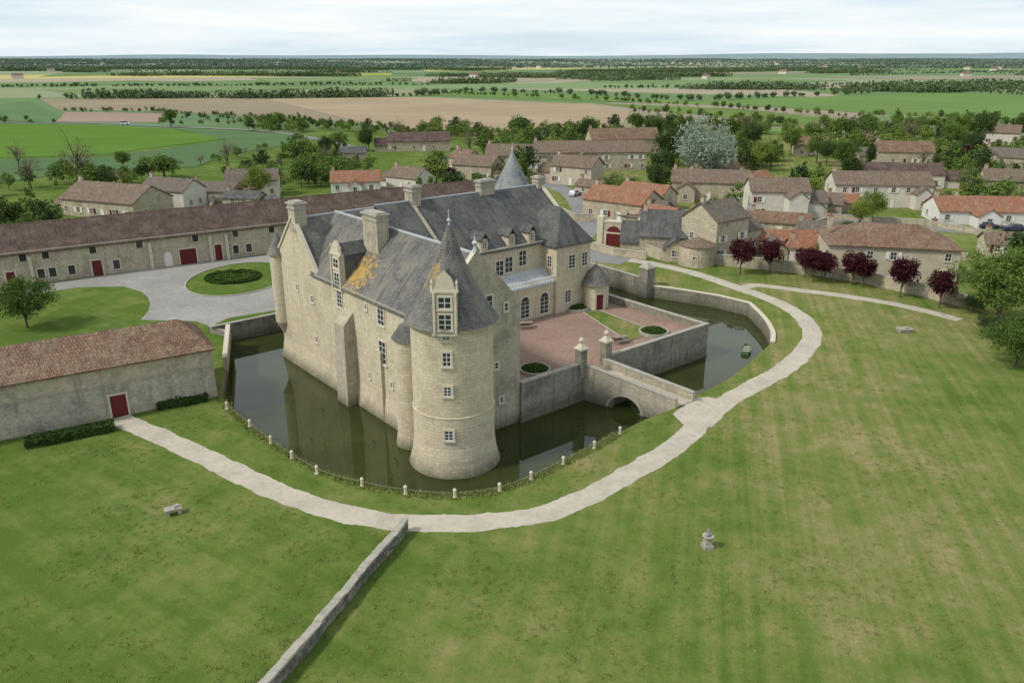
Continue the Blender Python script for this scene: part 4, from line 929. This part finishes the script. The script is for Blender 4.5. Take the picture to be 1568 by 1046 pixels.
# ---------------------------------------------------------------- grass tufts on the lawns
rng=random.Random(33); V=[];Fc=[]
for _ in range(26):
    a=rng.random()*6.28; r=rng.random()**.6*.28; h=rng.uniform(.03,.09); x,y=r*math.cos(a),r*math.sin(a); i=len(V); w=.025; b_=rng.random()*6.28
    dx,dy=w*math.cos(b_),w*math.sin(b_); lx,ly=rng.uniform(-.06,.06),rng.uniform(-.06,.06)
    V+=[(x-dx,y-dy,0),(x+dx,y+dy,0),(x+lx,y+ly,h)]; Fc.append((i,i+1,i+2))
tm=bpy.data.meshes.new("grass_tuft"); tm.from_pydata(V,[],Fc); tm.materials.append(TUFT)
pp=cr([G(*p) for p in ring],8)+cr([G(*p) for p in r2],8); MP=[(p.x,p.y) for p in MOAT]; tp=[]
while len(tp)<4000:
    y=rng.uniform(36,110); x=rng.uniform(-.7*y-4,.7*y+4)
    if noise.noise(Vector((x*.12,y*.12,0)))+.5*noise.noise(Vector((x*.5,y*.5,0)))<rng.uniform(-.4,.35): continue
    if inpoly(x,y,MP) or x<-30 and y>60+.65*(x+52)+8: continue
    if any((x-p.x)**2+(y-p.y)**2<3.2 for p in pp): continue
    tp.append((x,y,rng.uniform(.5,1.2)))
for i in range(len(near)-1):
    a,b_=G(*near[i]),G(*near[i+1])
    for k in range(60):
        q=a.lerp(b_,rng.random()); q=q+(q-cen).normalized()*rng.uniform(-.05,.25); tp.append((q.x,q.y,rng.uniform(1.2,2.2)))
scatter("grass_tufts",tp,tm)
# ---------------------------------------------------------------- light
s=Vector((-.85,-.35,.95)).normalized(); el_=math.asin(s.z); az=math.atan2(s.x,s.y)
ld=bpy.data.lights.new("sun",'SUN'); ld.energy=2.9; ld.angle=R(7); ld.color=(1,.95,.86); lo=bpy.data.objects.new("sun",ld); scene.collection.objects.link(lo); lo.rotation_euler=s.to_track_quat('Z','Y').to_euler(); lo.location=(-60,0,80)
w=bpy.data.worlds.new("World"); scene.world=w; w.use_nodes=True; nt=w.node_tree; bg=nt.nodes['Background']
sky=nd(nt,'ShaderNodeTexSky',{'sky_type':'NISHITA','sun_disc':False,'sun_elevation':el_,'sun_rotation':az,'air_density':1.0,'dust_density':1.0,'ozone_density':1.0})
g_=tc(nt,'Generated'); mp=nd(nt,'ShaderNodeMapping',{},{'Vector':g_,'Scale':(1.4,1.4,16)}).outputs[0]
n=noi(nt,mp,1.5,6,.6)
cl=mixc(nt,mapr(nt,n,.38,.62),(6.4,7.7,8.5),(8.9,9.1,9.1))
# the cloud veil is thicker near the horizon and lets bluer, darker sky through overhead
gz=nd(nt,'ShaderNodeSeparateXYZ',{},{0:g_}).outputs[2]
veil=mth(nt,'MULTIPLY',mapr(nt,n,.25,.5,.8,.97),mapr(nt,gz,.12,.9,1.0,.62))
colr=mixc(nt,veil,sky.outputs[0],cl)
L(nt,colr,bg.inputs[0]); bg.inputs[1].default_value=.112
scene.view_settings.view_transform='Standard'; scene.view_settings.look='None'; scene.view_settings.exposure=0
print("village trees",cnt,"far",len(far),"ff",len(ff),"wp",len(wp),"wf",len(wf))
